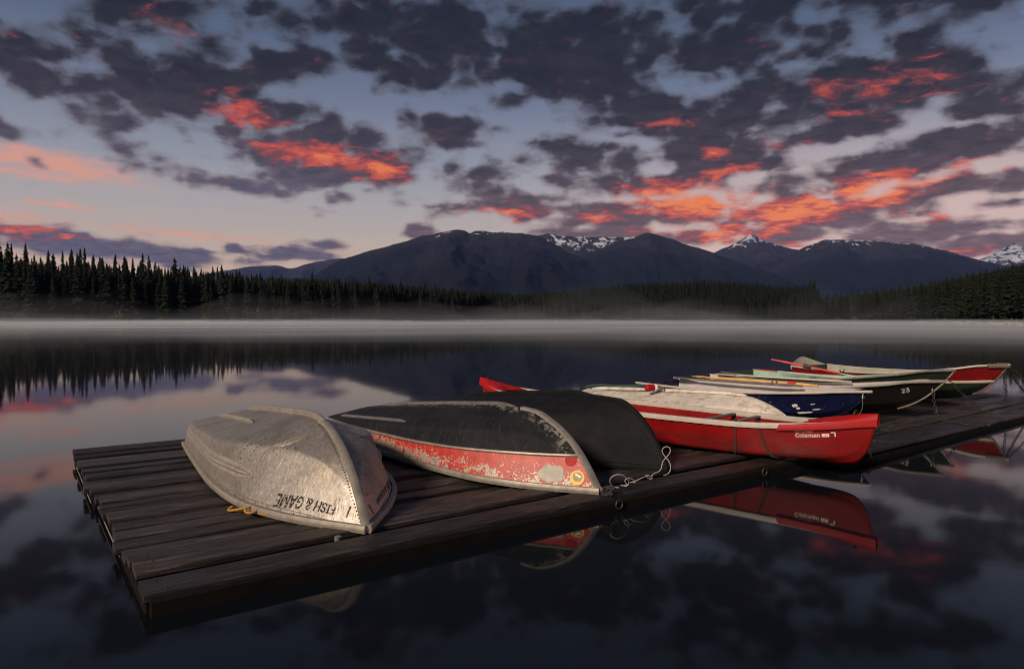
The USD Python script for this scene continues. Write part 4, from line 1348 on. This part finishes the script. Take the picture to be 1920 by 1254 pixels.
for end in (1, -1):
    xs = np.linspace(1.92, 2.745, 22)
    rowsP = []
    for x in xs:
        aa = CN.a_of_x(min(x, 2.73), 1.0)
        q = CN.at(aa, 1.0)
        w = q[1] + .030
        f_ = (x - xs[0]) / (xs[-1] - xs[0])
        ys = np.linspace(-1, 1, 13)
        lift = .058 * (1 - ys ** 2) * (.55 + .45 * math.sin(min(1, f_ * 1.6) * math.pi / 2)) * min(1, .2 + f_ * 3.5)
        row = [(x, w * -1, q[2] - .055)] + [(x, w * y_, q[2] + .006 + l_) for y_, l_ in zip(ys, lift)] + [(x, w, q[2] - .055)]
        rowsP.append(row)
    Gd = np.array(rowsP) * [end, 1, 1]
    # the free edge is cut back to a point at each gunwale
    cut = .24 * (1 - np.abs(np.linspace(-1, 1, Gd.shape[1])))
    Gd[:, :, 0] += end * cut[None] * np.linspace(1, 0, len(xs))[:, None] ** 2
    if end > 0: Gd = Gd[:, ::-1]
    n = np.cross(np.gradient(Gd, axis=0), np.gradient(Gd, axis=1))
    if n[10, 7, 2] < 0: Gd = Gd[:, ::-1]
    part(can, 'deck_plate', shell(Gd, .006), M['deck_red'], 60)
    part(can, 'end_grip', rope_mesh([(end * 2.55, -.05, .50), (end * 2.55, -.02, .53), (end * 2.55, .02, .53), (end * 2.55, .05, .50)], .008), M['rubber'], 40)
wm = cat([stencil('Coleman', .038, False)])
part(can, 'lettering', CN.flat(wm, .808, .90, -1, 1), M['worn_white'], label='worn white maker lettering near the bow')
lg = cat([trimesh.creation.box(bounds=[[.235, .004, 0], [.30, .036, .001]]), trimesh.creation.box(bounds=[[.345, .006, 0], [.356, .044, .001]]), trimesh.creation.box(bounds=[[.315, .040, 0], [.356, .049, .001]]), trimesh.creation.box(bounds=[[.0, .052, 0], [.16, .058, .001]])])
part(can, 'logo', CN.flat(lg, .808, .90, -1, 1), M['worn_white'])
for x, dx in ((1.53, -.05), (1.74, .05)):
    aa = CN.a_of_x(x, 1.0)
    t_ = np.linspace(1.0, .12, 18)
    P = CN.at(np.full(18, aa) + np.linspace(0, dx / 5, 18), t_, -1, .006)
    P = np.vstack([CN.at(aa, 1.0, -1)[None] + [[0, .04, .0]], CN.at(aa, 1.0, -1)[None] + [[0, .0, .022]], P])
    top_root = None
    st_ = rope_mesh(P, .010, 3, 6)
    # straps lie over the canoe and can be lifted off
    c_, s_ = math.cos(math.radians(cang) - math.pi / 2), math.sin(math.radians(cang) - math.pi / 2)
    Rm = np.array([[c_, -s_, 0], [s_, c_, 0], [0, 0, 1]])
    st_.vertices[:] = st_.vertices @ Rm.T + [cmid[0], cmid[1], DOCK_Z + .010]
    top('tie_down_strap', st_, M['dark_rope'], 'dark strap over the canoe side, ' + ('nearer the black boat' if x < 1.6 else 'nearer the canoe bow'), 'strap', smooth=40)

# --- white dinghy, upturned behind the canoe
B5 = skiff(3.25, .365, .46, .62, .54, .66)
b5 = boat_root('white_dinghy', 'upturned dirty white dinghy lying behind the red canoe', 'boat', (3.36, 7.70), 44, 3.25, DOCK_Z + .012)
part(b5, 'hull', B5.shell(.014), M['white_hull'], 60)
part(b5, 'transom', B5.transom(), M['white_hull'], 30)
part(b5, 'keel', B5.strip(0.0, .02, B5.a_of_x(2.5), HALF_ROUND(.10, .030)), M['white_hull'], 50)
for side in (1, -1):
    part(b5, 'bilge_runner', B5.strip(.36, .02, B5.a_of_x(1.9, .36), HALF_ROUND(.12, .030), side), M['white_hull'], 50)
gun_parts(b5, B5, M['white_rail'])


def boat_to_world(bow, a_deg, L, P, z=DOCK_Z + .012):
    a = math.radians(a_deg)
    hd = np.array([math.sin(a), -math.cos(a)])
    lf = np.array([math.cos(a), math.sin(a)])
    P = np.asarray(P, float)
    o = np.array(bow) - hd * L
    xy = o + P[..., :1] * hd + P[..., 1:2] * lf
    return np.concatenate([xy, P[..., 2:] + z], -1)


# a red float with rope lying on the white dinghy
fw = boat_to_world((3.36, 7.70), 44, 3.25, [1.28, -.22, .43], DOCK_Z + .012)
fl = thing('rope_float', 'small red and white float tied with rope on the white dinghy', 'float', fw, .4)
fb = trimesh.creation.capsule(.10, .046, count=[14, 12])
fb.apply_transform(trimesh.transformations.rotation_matrix(math.pi / 2, (0, 1, 0)))
part(fl, 'body', fb.copy().apply_translation((0, 0, .05)), M['deck_red'], True)
part(fl, 'band', trimesh.creation.cylinder(.048, .035, sections=18, transform=trimesh.transformations.rotation_matrix(math.pi / 2, (0, 1, 0))).apply_translation((.05, 0, .05)), M['white_paint'], 40)
part(fl, 'cord', rope_mesh([(.10, 0, .05), (.15, .03, .06), (.18, -.02, .04), (.14, -.05, .03), (.10, -.02, .06)], .011), M['brown_rope'], 40)
rpw = boat_to_world((3.36, 7.70), 44, 3.25, [(1.17, -.20, .50), (1.05, -.21, .49), (.8, -.24, .475), (.55, -.22, .462), (.35, -.26, .45), (.25, -.34, .42)], DOCK_Z + .012)
top('mooring_rope', rope_mesh(rpw, .013), M['green_rope'], 'dark green rope running over the white dinghy from the red float', 'rope', smooth=40)


# --- upright boats
def upright(name, label, bow, a_deg, L, hs, hb, bm, hullm, inm, railm, rnd=.84, z=DOCK_Z + .012, thw=((.9, .2), (1.9, .22)), top_band=None, z_mid=.11, bowm=None):
    H = skiff(L, hs, hb, bm, None, rnd, True, z_mid)
    xb = H.grid[-1, -1, 0]
    t = boat_root(name, label, 'boat', bow, a_deg, xb, z)
    if top_band is None:
        part(t, 'hull', H.shell(.012), hullm, 50)
    else:
        zb, bm_ = top_band
        bo, sds = H.split(zb, .012)
        part(t, 'hull', bo, hullm, 50)
        for m_ in sds: part(t, 'topside', m_, bm_, 50)
    part(t, 'inside', H.inside(.014), inm, 50)
    part(t, 'transom', H.transom(), hullm, 30)
    gun_parts(t, H, railm, up=-1)
    part(t, 'keel', H.strip(0.0, .05, .64, rect(.04, .02, .005, -.004)), hullm, 30)
    for x, w in thw:
        aa = H.a_of_x(x * L / 3.7, .75)
        q = H.at(aa, .72)
        b_ = frame_box(w, 2 * q[1] - .05, .028, .006)
        b_.apply_translation((q[0], 0, q[2]))
        part(t, 'seat', b_, inm)
    # small bow plate
    aa = np.linspace(.90, .995, 8)
    q = H.at(aa, 1.0)
    Gp = np.stack([q * [1, -1, 1] + [0, 0, .016], q + [0, 0, .016]], 1)
    n = np.cross(np.gradient(Gp, axis=0), np.gradient(Gp, axis=1))
    if n[3, 0, 2] < 0: Gp = Gp[:, ::-1]
    part(t, 'bow_plate', shell(Gp, .006), bowm or railm)
    return t, H, xb


blue_at = ((4.50, 8.55), 37, DOCK_Z + .012)
b6, H6, xb6 = upright('blue_boat', 'navy blue upright rowing boat with white scrape marks, behind the white dinghy', blue_at[0], blue_at[1], 3.45, .36, .445, .60, M['blue_hull'], M['grey_inside'], M['white_rail'], z_mid=.05, bowm=M['blue_hull'])
part(b6, 'stem_band', H6.strip(0.0, .70, .99, rect(.03, .012, .004, -.004), n=40, taper=False), M['blue_hull'], 30)
for i, (a_, t_, rx, ry) in enumerate(((.635, .849, .032, .028), (.645, .80, .022, .020), (.656, .62, .055, .018), (.699, .866, .012, .010), (.708, .866, .012, .008), (.712, .765, .045, .010), (.679, .66, .045, .013))):
    part(b6, 'scrape_mark', H6.flat(ragged_patch(rx, ry, 50 + i), a_, t_, -1, 1, .004), M['white_paint'])
mt_ = frame_box(.05, .36, .20, .01)
mt_.apply_translation((.05, -.12, H6.grid[0, -1, 2] + .02))
part(b6, 'motor_board', mt_, M['blue_hull'])

b7, H7, xb7 = upright('numbered_boat', 'dark upright boat numbered 23 on its bow, pale grey inside', (5.93, 9.33), 41, 4.05, .34, .480, .64, M['dark_brown'], M['grey_inside'], M['grey_rail'])
part(b7, 'stem_band', H7.strip(0.0, .72, .99, [(-.022, -.006), (.022, -.006), (.016, .012), (-.016, .012)], n=40, taper=False), M['rail'], 30)
num = meshkit.text_mesh('23', .065, .0015, bold=True)
part(b7, 'lettering', H7.flat(num, .775, .87, -1, 1), M['grey_paint'], label='number 23 on the bow')
b8, H8, xb8 = upright('green_boat', 'upright boat with mint green inside and dark outside, right of the numbered boat', (6.68, 10.28), 38, 3.75, .36, .545, .60, M['dark_green'], M['green_inside'], M['dark_rail'])
part(b8, 'stem_band', H8.strip(0.0, .72, .99, [(-.020, -.006), (.020, -.006), (.014, .012), (-.014, .012)], n=40, taper=False), M['rail'], 30)
b9, H9, xb9 = upright('red_boat', 'upright boat with red topsides and a pale stripe, rightmost on the dock', (7.98, 10.95), 28, 3.75, .40, .580, .62, M['dark_green'], M['olive_inside'], M['white_rail'], top_band=(lambda x: .215 + .17 * (np.maximum(x, 0) / 3.75) ** 2, M['red_paint']))
for side in (1, -1):
    part(b9, 'rub_stripe', H9.edge_strip(rect(.045, .012, .004, -.002), side), M['white_rail'], 30)
part(b9, 'stem_band', H9.strip(0.0, .72, .99, [(-.020, -.006), (.020, -.006), (.014, .012), (-.014, .012)], n=40, taper=False), M['dark_rail'], 30)
for side in (1, -1):
    a = np.linspace(.86, .985, 60)
    P = H9.at(a, 1.0, side)
    ph = np.linspace(0, 2 * math.pi * 16, 60)
    tang = unit(np.gradient(P, axis=0))
    sdv = unit(np.cross(tang, [0, 0, 1.0]))
    P = P + .034 * np.cos(ph)[:, None] * sdv + .032 * np.sin(ph)[:, None] * np.array([0, 0, 1.0]) + [0, 0, -.012]
    part(b9, 'rope_lashing', rope_mesh(P, .010, 4, 5), M['brown_rope'], 40)
# raised far end of the red boat
q = H9.grid[0, -1]
arc = np.linspace(-1, 1, 15)
Gp = np.stack([np.stack([0 * arc + .0 - .10 * (1 - arc ** 2), arc * q[1], q[2] - .06 + 0 * arc], 1), np.stack([0 * arc - .02 - .16 * (1 - arc ** 2), arc * q[1] * (1 - .35 * (1 - np.abs(arc))), q[2] + .17 * (1 - np.abs(arc) ** 1.6)], 1)], 1)
part(b9, 'stern_board', shell(Gp, .018), M['olive_inside'], 30)


def oar(name, label, P0, P1, bladem, loomm, blade_at=1, r=.021, blade=(.42, .075), collar=None):
    """An oar from P0 to P1; its blade at P1."""
    P0, P1 = np.asarray(P0, float), np.asarray(P1, float)
    d = unit(P1 - P0)
    L = np.linalg.norm(P1 - P0)
    yaw = math.atan2(d[1], d[0])
    pit = math.asin(d[2])
    t = thing(name, label, 'oar', P0, yaw)
    Rp = trimesh.transformations.rotation_matrix(-pit, (0, 1, 0))
    xs = np.linspace(0, L - blade[0], 16)
    sc = np.interp(xs, [0, .02, .16, .2, L], [.7, .8, .8, 1.1, .85])
    part(t, 'loom', sweep(np.stack([xs, 0 * xs, 0 * xs], 1), circ(r, 10), scale=sc).apply_transform(Rp), loomm, 40)
    n = 14
    f_ = np.linspace(0, 1, n)
    w = blade[1] * np.clip(np.sin(np.minimum(f_ * 1.5 + .18, 1.35)), .2, 1)
    rows_ = np.array([[(L - blade[0] + blade[0] * q_, s_ * w_, .010 * (abs(s_) - .5) + .006 * q_) for s_ in (-1, -.5, 0, .5, 1)] for q_, w_ in zip(f_, w)])
    part(t, 'blade', shell(rows_, .009).apply_transform(Rp), bladem, 40)
    if collar:
        x, cm = collar
        part(t, 'collar', trimesh.creation.cylinder(r * 1.7, .13, sections=12, transform=trimesh.transformations.rotation_matrix(math.pi / 2, (0, 1, 0))).apply_translation((x, 0, 0)).apply_transform(Rp), cm, 40)
    return t


g7 = lambda x, y, z: boat_to_world((5.93, 9.33), 41, xb7, [x, y, z])
zt7 = lambda x: H7.at(H7.a_of_x(x, 1.0), 1.0)[2]
oar('oar', 'long yellow wooden oar with a red wrap lying in the numbered boat', g7(2.55, -.53, zt7(2.55) + .035), g7(.25, -.30, zt7(.25) + .035), M['oar_wood'], M['oar_wood'], collar=(.42, M['oar_red']), r=.023)
oar('oar', 'thin pale oar resting along the far side of the numbered boat', g7(2.6, .50, zt7(2.6) + .03), g7(.2, .45, zt7(.2) + .03), M['white_rail'], M['white_rail'], r=.018)
g6 = lambda x, y, z: boat_to_world((4.50, 8.55), 37, xb6, [x, y, z])
zt6 = lambda x: H6.at(H6.a_of_x(x, 1.0), 1.0)[2]
oar('oar', 'weathered grey oar lying along the inside of the navy blue boat', g6(2.3, .42, zt6(2.3) + .03), g6(.05, .40, zt6(.05) + .03), M['dark_rail'], M['dark_rail'])
g8 = lambda x, y, z: boat_to_world((6.68, 10.28), 38, xb8, [x, y, z])
zt8 = lambda x: H8.at(H8.a_of_x(x, 1.0), 1.0)[2]
oar('oar', 'red handled oar propped up on the green boat, black oarlock at its middle', g8(.75, -.05, zt8(.8) + .28), g8(2.2, .52, zt8(2.2) - .05), M['white_rail'], M['oar_red'], collar=(.62, M['rubber']))
oar('oar', 'short red bladed oar lying inside the green boat', g8(2.1, .25, zt8(2.1) - .04), g8(.35, .10, zt8(.35) + .05), M['oar_red'], M['white_rail'])
for nm, gg, x, y, zt, lab in (('oarlock', g8, 1.75, .60, zt8, 'black oarlock standing on the far gunwale of the green boat'), ('oarlock', g7, 1.9, -.62, zt7, 'dark oarlock on the near gunwale of the numbered boat')):
    a_ = gg(x, y * .97, zt(x))
    t = thing('oarlock', lab, 'oarlock', a_)
    part(t, 'pin', trimesh.creation.cylinder(.012, .06, sections=8).apply_translation((0, 0, .03)), M['rubber'], 40)
    ph = np.linspace(-.2, math.pi + .2, 14)
    part(t, 'horn', rope_mesh(np.stack([.038 * np.cos(ph), 0 * ph, .10 - .038 * np.sin(ph)], 1), .011, 2, 6), M['rubber'], 40)

# ------------------------------------------------------------------ chains and ropes
DZ = DOCK_Z + .012


def chain(label, pts, group=None):
    top('mooring_chain', chain_mesh(pts), M['steel'], label, 'chain', group)


def hang(p, q, sag, n=7):
    p, q = np.asarray(p, float), np.asarray(q, float)
    f = np.linspace(0, 1, n)
    P = p + (q - p) * f[:, None]
    P[:, 2] -= sag * 4 * f * (1 - f)
    return P


bow9 = boat_to_world((7.98, 10.95), 28, xb9, H9.at(.975, .9, -1))
bow9t = boat_to_world((7.98, 10.95), 28, xb9, H9.at(.99, 1.0, -1))
chain('chain hanging straight down from the red boat bow to the dock', [bow9, bow9 + [-.01, .0, -.3], [bow9[0] - .02, bow9[1] + .05, DZ + .02], [bow9[0] - .06, bow9[1] + .15, DZ]])
chain('slack chain from the red boat bow going off to the right, the upper one', hang(bow9t, bow9t + [1.35, .45, -.62], .10))
chain('chain from the red boat stem going down to the right, the lower one', hang(bow9, bow9 + [.85, .55, -.62], .05))
bow8 = boat_to_world((6.68, 10.28), 38, xb8, H8.at(.93, .55, -1))
chain('chain slanting from the green boat bow down to the dock planks', np.vstack([hang(bow8, [7.05, 10.20, DZ], .03), [[7.16, 10.12, DZ - .002]]]))
bow7 = boat_to_world((5.93, 9.33), 41, xb7, H7.at(.915, .1, -1))
chain('doubled chain hanging below the stem ring of the numbered boat', [bow7, bow7 + [.0, -.015, -.12], [bow7[0] + .01, bow7[1] - .05, DZ + .10], [bow7[0] + .02, bow7[1] - .10, DZ]])
chain('chain lying on the planks from the numbered boat to the dock edge', [[bow7[0] + .02, bow7[1] - .12, DZ + .004], [bow7[0] + .10, bow7[1] - .30, DZ + .004], [bow7[0] + .22, bow7[1] - .42, DZ + .004], [bow7[0] + .38, bow7[1] - .56, DZ + .006]])
d2 = lambda u, v, z=DZ + .004: np.append(DOCK2_O + u * np.array([math.cos(E2), math.sin(E2)]) + v * np.array([-math.sin(E2), math.cos(E2)]), z)
chain('chain lying across the planks beside the red canoe bow', [d2(.75, .62), d2(.9, .46), d2(1.0, .30), d2(1.15, .16), d2(1.3, .02)])
chain('chain lying along a seam of the right dock', [d2(1.05, .66), d2(1.5, .62), d2(1.95, .60), d2(2.35, .60)])
chain('chain hanging off the dock edge into the water below the red canoe', [d2(.62, .02, DZ), d2(.60, -.03, DZ - .02), d2(.60, -.045, .02), d2(.60, -.05, -.25)])
rg2 = thing('stem_ring', 'pale steel ring on the stem of the numbered boat', 'ring', bow7, .6)
part(rg2, 'loop', trimesh.Trimesh(*torus(.035, .007, 14, 6), process=False).apply_transform(trimesh.transformations.rotation_matrix(math.pi / 2, (1, 0, 0))), M['rail'], 40)
bow6 = g6(*H6.at(.93, .5, -1))
top('painter_rope', rope_mesh(np.vstack([[bow6], [bow6 + [-.05, -.06, -.18]], [bow6 + [-.25, -.10, -.30]], [bow6 + [-.55, .0, -.36]]]), .0035), M['brown_rope'], 'thin line drooping from the navy blue boat bow', 'rope', smooth=40)
sh = thing('shackle', 'small bright shackle at the navy blue boat bow', 'shackle', bow6 + [.0, -.03, .02], .8)
part(sh, 'bow', rope_mesh(np.stack([.03 * np.cos(np.linspace(-.6, 3.7, 12)), 0 * np.linspace(0, 1, 12), .03 * np.sin(np.linspace(-.6, 3.7, 12))], 1), .007, 2, 6), M['white_rail'], 40)
part(sh, 'pin', trimesh.creation.cylinder(.006, .06, sections=8, transform=trimesh.transformations.rotation_matrix(math.pi / 2, (0, 1, 0))).apply_translation((0, 0, -.02)), M['rail'], 40)

# the coiled pale line between the peeling boat and the black boat
A0, A1 = np.array([.82, 5.42, DZ + .02]), np.array([1.28, 5.94, DZ + .02])
pl = []
rr_ = np.random.default_rng(12)
ph = 0.0
for k in np.linspace(0, 1, 90):
    c = A0 + (A1 - A0) * (k + .02 * math.sin(k * 31))
    ph += 2 * math.pi * 6.2 / 90 * (1 + .55 * math.sin(k * 17 + 1))
    rad = .034 + .022 * math.sin(k * 13 + .5) + .012 * math.sin(k * 37)
    lift = .55 + .40 * math.sin(k * 21)
    pl.append((c[0] + 1.15 * rad * math.cos(ph) + .03 * math.sin(k * 11), c[1] + .9 * rad * math.sin(ph + .6) + .03 * math.sin(k * 7 + 1), c[2] + max(0, rad * lift * (1 - math.sin(ph + .4)))))
tail = np.array([(1.30, 5.98, DZ + .05), (1.33, 6.0, DZ + .12), (1.385, 6.02, DZ + .18), (1.40, 6.02, DZ + .235), (1.37, 6.02, DZ + .255), (1.33, 6.02, DZ + .225), (1.345, 6.02, DZ + .18), (1.385, 6.01, DZ + .13), (1.40, 6.0, DZ + .07), (1.33, 5.97, DZ + .012)])
top('coiled_line', rope_mesh(np.vstack([np.array(pl), tail]), .0038, 3, 6), M['pale_rope'], 'pale springy coiled line on the dock between the peeling boat and the black boat', 'rope', smooth=40)
kn = []
r = np.random.default_rng(5)
q = np.linspace(0, 1, 60)
kn = np.stack([.05 * np.cos(q * 31) * (.6 + .4 * np.sin(q * 9)), .04 * np.sin(q * 27), .03 + .028 * np.sin(q * 41)], 1) + [.76, 5.36, DZ]
top('rope_knot', rope_mesh(kn, .008, 3, 6), M['dark_rope'], 'dark tangled rope knot at the bow of the peeling boat', 'rope', smooth=40)
yr = np.array([(-2.05, 4.98, DZ + .01), (-1.93, 4.90, DZ + .02), (-1.86, 4.86, DZ + .045), (-1.90, 4.83, DZ + .03), (-1.86, 4.80, DZ + .012), (-1.80, 4.84, DZ + .04), (-1.83, 4.88, DZ + .02), (-1.78, 4.80, DZ + .01), (-1.66, 4.76, DZ + .01), (-1.55, 4.77, DZ + .012), (-1.42, 4.86, DZ + .01)])
top('yellow_rope', rope_mesh(yr, .009), M['yellow_rope'], 'short yellow rope poking out under the bare aluminium boat', 'rope', smooth=40)
